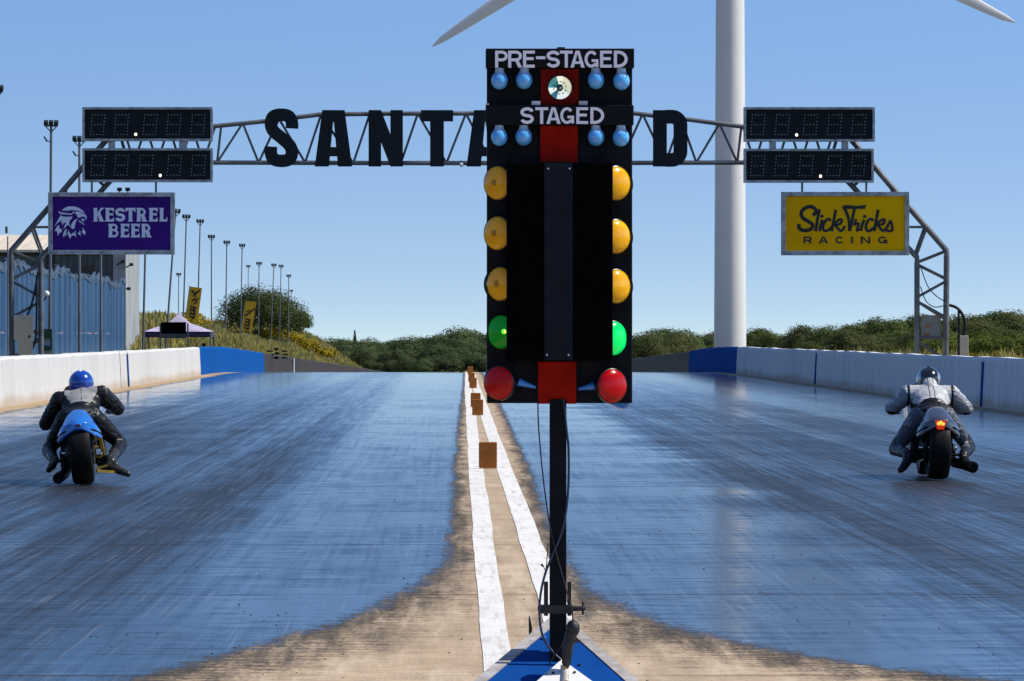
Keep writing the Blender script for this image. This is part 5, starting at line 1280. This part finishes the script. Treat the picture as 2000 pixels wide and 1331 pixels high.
def helm(name_mat, base, visor_col, extra=None):
    def f(r_, c):
        b = MB(); rr_ = Matrix.Rotation(R(-12), 3, 'X')
        b.ball(c, (.124, .150, .128), 28, rr_); b.ball(c + Vector((0, .035, -.055)), (.112, .125, .085), 22, rr_)
        h = b.build('tmp', m_black)
        m = h.modifiers.new('r', 'REMESH'); m.mode = 'VOXEL'; m.voxel_size = .007; m = h.modifiers.new('s', 'SMOOTH'); m.iterations = 8
        dg = bpy.context.evaluated_depsgraph_get(); dg.update(); me = bpy.data.meshes.new_from_object(h.evaluated_get(dg)); me.name = 'helmet'; bpy.data.objects.remove(h)
        me.materials.clear()
        for q in base: me.materials.append(q)
        if extra: me.polygons.foreach_set('material_index', [extra(p.center - c, p.normal) for p in me.polygons])
        me.polygons.foreach_set('use_smooth', [True] * len(me.polygons))
        h = bpy.data.objects.new('helmet', me); COL.objects.link(h); h.parent = r_
        b = MB(); b.ball(c + Vector((0, .05, .0)), (.117, .112, .055), 24, Matrix.Rotation(R(-8), 3, 'X')); b.build('visor', M('dark_visor', (.01, .01, .012), .06), h, smooth=60)
        b = MB(); b.path([c + Vector((.119 * math.sin(a * .2), -.142 * math.cos(a * .2) + .01, -.075)) for a in range(-7, 8)], .007, 8); b.build('rim_seal', m_black, h, smooth=60)
        b = MB(); b.ball(c + Vector((0, -.05, .122)), (.018, .03, .010), 10, Matrix.Rotation(R(25), 3, 'X')); b.build('vent', m_clip if not extra else m_dark, h, smooth=60)
    return f
m_hblue2 = M('glossy_blue_helmet', (.006, .055, .38), .15, var=.12, coat=1)
m_hblk = M('gloss_black_helmet', (.008, .008, .01), .12, coat=1, var=0); m_hsil = M('silver_helmet_panel', (.45, .48, .52), .22, .5, coat=1, var=.1)
riderA = rider(lb, LR, 'rider in black leathers and a glossy blue helmet, right boot dangling', JA, [m_blk_leather, m_grey_leather, m_boot_and_highlight, m_glove], pickA, helm('h', [m_hblue2], None))
JB = dict(tx=0, hx=0, hz=.985, dz=-.042, hump=True, shL=(-.22, .88, .835), shR=(.22, .88, .835), elL=(-.385, .95, .685), elR=(.385, .96, .69), wrL=(-.31, 1.15, .665), wrR=(.31, 1.15, .665),
          knL=(-.365, .70, .28), anL=(-.285, .14, .25), heL=(-.27, .08, .205), toL=(-.365, .02, .085), knR=(.385, .70, .31), anR=(.275, .14, .25), heR=(.26, .08, .215), toR=(.31, .26, .185))
def pickB(c, n):
    x, y, z = c
    if abs(x) > .2 and y < .33 and z < .40: return 1
    if abs(x) > .25 and y > 1.12: return 1
    if z < .70 and y < .80:
        if abs(x) > .36 and z < .44: return 1
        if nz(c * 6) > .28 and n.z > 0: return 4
        return 2 if abs(x) < .30 or z > .34 else 2
    if abs(x) > .345 and z < .655: return 1
    if z > .74 and .55 < y and abs(x) < .21:
        if .012 < abs(x) - .012 < .019 and y < 1.0: return 1
        if z < .735: return 1
        return 0
    if .205 < abs(x) < .235 and z > .68: return 1
    if abs(x) >= .2: return 0 if n.z > .25 and nz(c * 17) > -.05 else 4  # sheen on the sleeves painted as pale patches on upward faces
    return 1 if z > .69 else 2
def helmB(q, n):
    if abs(q.x) > .088 and q.z < .075: return 1
    return 0
riderB = rider(rb, RR, 'rider in pale grey leathers and a black and silver helmet, crouched on the silver motorcycle', JB, [m_pale_and_highlight, m_blk_leather, m_slate, m_boot_and_highlight, leather('mid_grey_leather', (.27, .285, .31), .42)], pickB, helm('h', [m_hblk, m_hsil], None, helmB))

# ------------------------------------------------------------------ trees and grass
def leaf_mat(name, a, c, d, trans=.35):
    s = NT(name)
    g = s.t.nodes.new('ShaderNodeNewGeometry'); oi = s.t.nodes.new('ShaderNodeObjectInfo')
    n1 = s.noise(0.9, detail=3.0); n2 = s.noise(3.5, detail=2.0, off=(3, 1, 4))
    q = s.mix(s.mapr(n1, .35, .65), a, c); q = s.mix(s.mapr(n2, .5, .75, 0, .8), q, d)
    q = s.mix(s.math('MULTIPLY', oi.outputs['Random'], .55), q, tuple(x * .6 for x in a))
    q = s.mix(s.math('MULTIPLY', g.outputs['Random Per Island'], .35), q, d)
    s.ln(q, s.b.inputs['Base Color']); s.b.inputs['Roughness'].default_value = .7; s.b.inputs['Specular IOR Level'].default_value = .15
    tr = s.n('ShaderNodeBsdfTranslucent'); s.ln(q, tr.inputs[0]); ms = s.n('ShaderNodeMixShader'); ms.inputs[0].default_value = trans
    s.ln(s.b.outputs[0], ms.inputs[1]); s.ln(tr.outputs[0], ms.inputs[2]); s.ln(ms.outputs[0], s.out.inputs[0])
    return s.mat
lf_oak = leaf_mat('oak_leaves', (.050, .082, .018), (.085, .128, .030), (.15, .165, .05))
lf_dark = leaf_mat('dark_green_leaves', (.034, .058, .014), (.058, .088, .022), (.10, .115, .035))
lf_olive = leaf_mat('olive_green_leaves', (.060, .086, .022), (.095, .122, .036), (.165, .150, .06))
lf_far = leaf_mat('soft_green_leaves', (.052, .088, .034), (.088, .132, .044), (.15, .165, .065))
lf_bush = leaf_mat('bright_bush_leaves', (.07, .11, .016), (.11, .15, .02), (.17, .17, .03))
lf_gorse = leaf_mat('yellow_blossom', (.14, .13, .012), (.40, .29, .01), (.52, .38, .012), .2)
m_bark = M('bark', (.07, .055, .04), .9, var=.4, scale=3, stretch=(1, 1, .2))
def quads(name, cen, size, rg, mat, up=.5, out=None):
    n = len(cen)
    nrm = rg.normal(size=(n, 3)) * (.45 if out is not None else 1); nrm[:, 2] += up * .5
    if out is not None: nrm += out
    nrm /= np.linalg.norm(nrm, axis=1)[:, None]
    t = np.cross(nrm, rg.normal(size=(n, 3))); t /= np.linalg.norm(t, axis=1)[:, None]; q = np.cross(nrm, t)
    sz = size * rg.uniform(.55, 1.25, (n, 1))
    v = np.empty((n, 4, 3)); v[:, 0] = cen - t * sz; v[:, 1] = cen - q * sz * .55 + nrm * sz * .12; v[:, 2] = cen + t * sz; v[:, 3] = cen + q * sz * .55 + nrm * sz * .12
    me = bpy.data.meshes.new(name); me.vertices.add(n * 4); me.vertices.foreach_set('co', v.astype(np.float32).ravel())
    me.loops.add(n * 4); me.loops.foreach_set('vertex_index', np.arange(n * 4, dtype=np.int32)); me.polygons.add(n)
    me.polygons.foreach_set('loop_start', np.arange(0, n * 4, 4, dtype=np.int32)); me.polygons.foreach_set('loop_total', np.full(n, 4, dtype=np.int32))
    me.materials.append(mat); me.update(calc_edges=True)
    return me
def crown(seed, w_, h_, z0, nclump, nleaf, size, mat, flat=.8, lumpy=1.0):
    rg = np.random.default_rng(seed); cs = []; ou = []
    for i in range(nclump):
        d = rg.normal(size=3); d /= np.linalg.norm(d); d[2] = abs(d[2]) * 1.1 - .35
        rr_ = rg.uniform(.35, 1.0) ** .5
        c = np.array([d[0] * w_ / 2 * rr_ * .82, d[1] * w_ / 2 * rr_ * .82, z0 + h_ * (.42 + .46 * d[2] * rr_)])
        cr = w_ * rg.uniform(.13, .28) * lumpy
        k = rg.normal(size=(nleaf, 3)); k /= np.linalg.norm(k, axis=1)[:, None]; k *= (rg.uniform(.25, 1.0, (nleaf, 1)) ** .45) * cr; k[:, 2] *= flat
        cs.append(c + k); ou.append(k / np.linalg.norm(k, axis=1)[:, None] + .35 * d)
    c = np.vstack(cs); c[:, 2] = np.maximum(c[:, 2], .05)
    return quads('crown', c, size, rg, mat, .5, np.vstack(ou))
def trunk_mesh(seed, h_, w_):
    random.seed(seed); b = MB()
    b.path([(0, 0, -.3), (.05, 0, h_ * .3), (-.05, .05, h_ * .62)], [.22 * h_ / 8, .15 * h_ / 8, .07 * h_ / 8], 8)
    for k in range(6):
        a = k * 1.05 + random.random(); z = h_ * random.uniform(.22, .5)
        b.path([(0, 0, z), (math.cos(a) * w_ * .18, math.sin(a) * w_ * .18, z + h_ * .14), (math.cos(a) * w_ * .34, math.sin(a) * w_ * .34, z + h_ * .22)], [.09 * h_ / 8, .06 * h_ / 8, .025 * h_ / 8], 6)
    o = b.build('trunk', m_bark, smooth=60); me = o.data; bpy.data.objects.remove(o); return me
PROTO = {}
for i in range(4): PROTO['oak', i] = (crown(20 + i, 6.6, 6.4, .7, 26, 430, .135, lf_oak), trunk_mesh(i, 7, 6.5))
for i in range(4): PROTO['olive', i] = (crown(40 + i, 5.6, 5.2, .3, 24, 430, .11, lf_olive), trunk_mesh(10 + i, 5.5, 5.5))
for i in range(4): PROTO['far', i] = (crown(60 + i, 9.5, 8.6, 1.0, 26, 420, .20, lf_far), trunk_mesh(20 + i, 9.5, 9))
for i in range(3): PROTO['bush', i] = (crown(80 + i, 3.0, 2.3, .0, 22, 120, .10, lf_bush, 1.0), None)
for i in range(2): PROTO['gorse', i] = (crown(90 + i, 2.2, 1.5, .0, 18, 90, .09, lf_gorse, .9), None)
PROTO['dark', 0] = (crown(101, 10.8, 6.6, .2, 74, 300, .13, lf_dark, .9, .8), trunk_mesh(31, 7, 10)); PROTO['dark', 1] = (crown(103, 3.4, 4.2, .2, 26, 120, .13, lf_oak), trunk_mesh(33, 4, 3))
spire_rg = np.random.default_rng(8)
hh = spire_rg.uniform(0, 1, 900); an_ = spire_rg.uniform(0, 6.283, 900); rr2 = (1 - hh) ** .9 * 1.7 * spire_rg.uniform(.3, 1, 900)
PROTO['spire', 0] = (quads('crown', np.stack([np.cos(an_) * rr2, np.sin(an_) * rr2, .8 + hh * 11.5], 1), .3, spire_rg, lf_far, 0), trunk_mesh(41, 10, 1.2))
random.seed(21)
def tree(kind, i, x, y, sc, label, group, name='tree', zs=1.0, cat='tree'):
    cm, tm = PROTO[kind, i]
    t = thing(name, (x, y, terrain(x, y) - .05), label, cat, group)
    t.rotation_euler = (0, 0, random.uniform(0, 6.28)); t.scale = (sc, sc, sc * zs)
    o = bpy.data.objects.new('crown' if tm else 'foliage', cm); COL.objects.link(o); o.parent = t
    if tm:
        o = bpy.data.objects.new('trunk', tm); COL.objects.link(o); o.parent = t
    return t
def by_top(kind, i, px, ptop, Y, hproto, label, group, name='tree', wk=1.0, cat='tree'):
    p = P(px, ptop, Y); g = terrain(p.x, Y); sz_ = (p.z - g) / hproto
    return tree(kind, i, p.x, Y, sz_ * wk, label, group, name, 1 / wk, cat)
# hedgerow behind the right barrier
top_r = [(1238, 652), (1262, 640), (1300, 634), (1322, 628), (1350, 634), (1385, 642), (1420, 638), (1460, 640), (1475, 632), (1500, 630), (1540, 634), (1575, 627), (1600, 628), (1640, 616), (1672, 610), (1700, 606), (1735, 604), (1760, 614), (1790, 606), (1830, 612), (1870, 604), (1892, 590), (1920, 600), (1945, 590), (1975, 600), (2000, 598), (2030, 600)]
TR = np.array(top_r)
def zone(px):
    if px < 1395: return 'green tree in the wood between start lights and turbine tower'
    if px < 1530: return 'green tree in the belt just right of the turbine tower'
    if px < 1700: return 'olive green tree in the belt under the yellow sign'
    if px < 1800: return 'tall olive green tree in the belt just left of the right gantry leg'
    if px < 1900: return 'green tree in the belt behind the right gantry leg'
    return 'green tree in the belt at the right edge of the photo'
px = 1236; k = 0
while px < 2040:
    tp = np.interp(px, TR[:, 0], TR[:, 1]); far = px < 1560
    Y = random.uniform(520, 600) if px < 1400 else (random.uniform(470, 560) if far else random.uniform(330, 420))
    if 1345 < px < 1505: Y = random.uniform(650, 720)
    kd = 'far' if px < 1400 else random.choice(['oak', 'olive'])
    by_top(kd, k % 4, px, tp + random.uniform(-5, 13), Y, {'oak': 6.7, 'olive': 5.3, 'far': 9.0}[kd], zone(px), 'trees in the belt behind the right barrier', wk=random.uniform(.95, 1.25))
    px += random.uniform(15, 24) if far else random.uniform(20, 34); k += 1
px = 1236
while px < 2040:                                # lower trees in front
    tp = np.interp(px, TR[:, 0], TR[:, 1]) + random.uniform(8, 46); Y = (random.uniform(400, 470) if px < 1560 else random.uniform(255, 320))
    if 1340 < px < 1510: Y = random.uniform(628, 650)
    kd = 'olive' if random.random() < .65 else 'oak'
    by_top(kd, k % 4, px, tp, Y, {'oak': 6.7, 'olive': 5.3}[kd], 'low ' + zone(px), 'low trees in the belt behind the right barrier', wk=random.uniform(1.1, 1.5))
    px += random.uniform(22, 40); k += 1
BL = [(1800, 656, 190, 1.4), (1822, 648, 205, 1.3), (1845, 652, 180, 1.3), (1862, 640, 190, 1.5), (1898, 655, 175, 1.2), (1912, 640, 185, 1.4), (1935, 645, 170, 1.3), (1955, 648, 180, 1.3), (1980, 650, 165, 1.3), (2003, 645, 175, 1.3), (1765, 672, 205, 1.2), (1740, 676, 210, 1.2)]
for i, (x, y, Y, wk) in enumerate(BL):
    by_top('bush', i % 3, x, y, Y, 2.35, 'leafy green bush just behind the right barrier, near the gantry leg' if x < 1890 else 'leafy green bush just behind the barrier at the right edge of the photo', 'green bushes behind the right barrier', 'bush', wk, 'bush')
for i, (x, y, Y, lab) in enumerate(((1948, 674, 150, 'largest yellow flowering bush on the top of the right barrier'), (1905, 682, 155, 'low yellow flowering bush right of the beige post'), (1866, 684, 160, 'low yellow flowering bush left of the beige post'), (1925, 684, 152, 'low yellow flowering bush just left of the largest one'), (1990, 686, 150, 'low yellow flowering bush at the right edge of the photo'))):
    by_top('gorse', i % 2, x, y, Y, 1.5, lab, 'yellow flowering bushes behind the right barrier', 'flowering_bush', .8, 'bush')
# far wood beyond the crest, left of the start lights
TL = np.array([(600, 668), (625, 660), (645, 652), (665, 655), (680, 664), (695, 656), (720, 657), (745, 662), (770, 660), (800, 652), (822, 651), (845, 658), (868, 646), (885, 636), (905, 634), (925, 642), (945, 650), (970, 648), (1100, 648), (1240, 646)])
def zoneL(px): return 'green tree in the far wood ' + ('behind the end of the grassy bank' if px < 720 else 'between the bank and the foam blocks' if px < 860 else 'just left of the start lights' if px < 950 else 'hidden behind the start lights')
for row, (Y0, Y1, dp, st0) in enumerate(((880, 980, 0, 17), (800, 870, 22, 20), (735, 790, 42, 24))):
    px = 606 if row < 2 else 690
    while px < 1240:
        tp = np.interp(px, TL[:, 0], TL[:, 1]) + dp * random.uniform(.75, 1.15) + random.uniform(-2, 5)
        if not (row and px > 985):
            by_top('far', k % 4, px, tp, random.uniform(Y0, Y1), 9.0, zoneL(px), 'trees of the far wood beyond the crest', wk=random.uniform(1.0, 1.4))
        px += random.uniform(st0 * .8, st0 * 1.3); k += 1
by_top('spire', 0, 693, 645, 905, 12.3, 'thin dark pointed conifer rising above the far wood', None, 'conifer')
# round dark trees on the bank
p = P(508, 0, 560); tree('dark', 0, p.x, 560, 1.12, 'large round dark green tree on the bank behind the floodlight masts', None, zs=.92)
p = P(588, 0, 590); tree('dark', 1, p.x, 590, 1.0, 'small dark tree on the right end of the bank', None)
p = P(396, 0, 420); tree('dark', 1, p.x, 420, .5, 'small dark bush on the bank behind the first yellow banner', None, 'bush', cat='bush')
for i, (x, y, Y, lab) in enumerate(((345, 598, 300, 'yellow tinged bush on top of the bank above the canopy'), (375, 606, 330, 'yellow tinged bush right of the canopy peak'), (515, 637, 560, 'golden bush on the crest right of the second yellow banner'), (545, 636, 565, 'golden bush on the crest below the last masts'), (572, 642, 570, 'golden bush where the bank starts to fall away'), (600, 655, 570, 'golden bush on the falling end of the bank'), (630, 672, 575, 'last golden bush low on the end of the bank'))):
    by_top('gorse', i % 2, x, y, Y, 1.5, lab, 'golden bushes on the left bank', 'gorse_bush', 1.3, 'bush')
# grass on the bank
rg = np.random.default_rng(12)
def grass(name, n, xr, yr, hgt, mat, label, keep):
    cs = []
    while len(cs) < n:
        x, y = rg.uniform(*xr), yr[0] + (yr[1] - yr[0]) * rg.random() ** 1.3
        if keep(x, y): cs.append((x, y, terrain(x, y)))
    c = np.array(cs); m = len(c)
    a = rg.uniform(0, 6.283, m); hh = hgt * rg.uniform(.4, 1.3, m) * (.7 + .6 * (np.sin(c[:, 0] * 1.3) * np.sin(c[:, 1] * .21) * .5 + .5)); wd = hh * .22
    lean = rg.normal(0, .25, (m, 2)) * hh[:, None]
    v = np.empty((m, 3, 3)); d = np.stack([np.cos(a) * wd, np.sin(a) * wd, np.zeros(m)], 1)
    v[:, 0] = c - d; v[:, 1] = c + d; v[:, 2] = c + np.stack([lean[:, 0], lean[:, 1], hh], 1)
    v[:, :2, 2] -= .05
    me = bpy.data.meshes.new(name); me.vertices.add(m * 3); me.vertices.foreach_set('co', v.astype(np.float32).ravel())
    me.loops.add(m * 3); me.loops.foreach_set('vertex_index', np.arange(m * 3, dtype=np.int32)); me.polygons.add(m)
    me.polygons.foreach_set('loop_start', np.arange(0, m * 3, 3, dtype=np.int32)); me.polygons.foreach_set('loop_total', np.full(m, 3, dtype=np.int32))
    me.materials.append(mat); me.update(calc_edges=True)
    o = bpy.data.objects.new(name, me); COL.objects.link(o); tag(o, label, 'grass', kind='stuff')
s = NT('dry_grass'); g = s.t.nodes.new('ShaderNodeNewGeometry'); n1 = s.noise(.16, detail=4.0); n2 = s.noise(.8, detail=3.0, off=(4, 4, 1))
q = s.mix(s.mapr(n1, .40, .60), (.125, .150, .032), (.30, .26, .065)); q = s.mix(s.mapr(n2, .52, .68), q, (.38, .27, .05)); q = s.mix(s.math('MULTIPLY', g.outputs['Random Per Island'], .4), q, (.42, .36, .17))
s.ln(q, s.b.inputs['Base Color']); s.b.inputs['Roughness'].default_value = .8
tr = s.n('ShaderNodeBsdfTranslucent'); s.ln(q, tr.inputs[0]); ms = s.n('ShaderNodeMixShader'); ms.inputs[0].default_value = .35; s.ln(s.b.outputs[0], ms.inputs[1]); s.ln(tr.outputs[0], ms.inputs[2]); s.ln(ms.outputs[0], s.out.inputs[0])
grass('grass', 90000, (-34, -9.9), (198, 640), .40, s.mat, 'long dry yellow green grass covering the bank behind the left barrier', lambda x, y: not (470 < y < 570 and -17.5 < x < -12.5 and rg.random() < .8))
grass('grass', 22000, (-28, -9.9), (470, 790), .55, s.mat, 'long golden grass on the far end of the bank', lambda x, y: not (470 < y < 560 and -16.5 < x < -12.5))
grass('weeds', 3500, (-9.75, -9.32), (62, 720), .2, s.mat, 'dry weeds along the back of the left barrier', lambda x, y: True)
grass('weeds', 7000, (11.2, 18), (90, 330), .55, s.mat, 'long weeds behind the right barrier', lambda x, y: True)
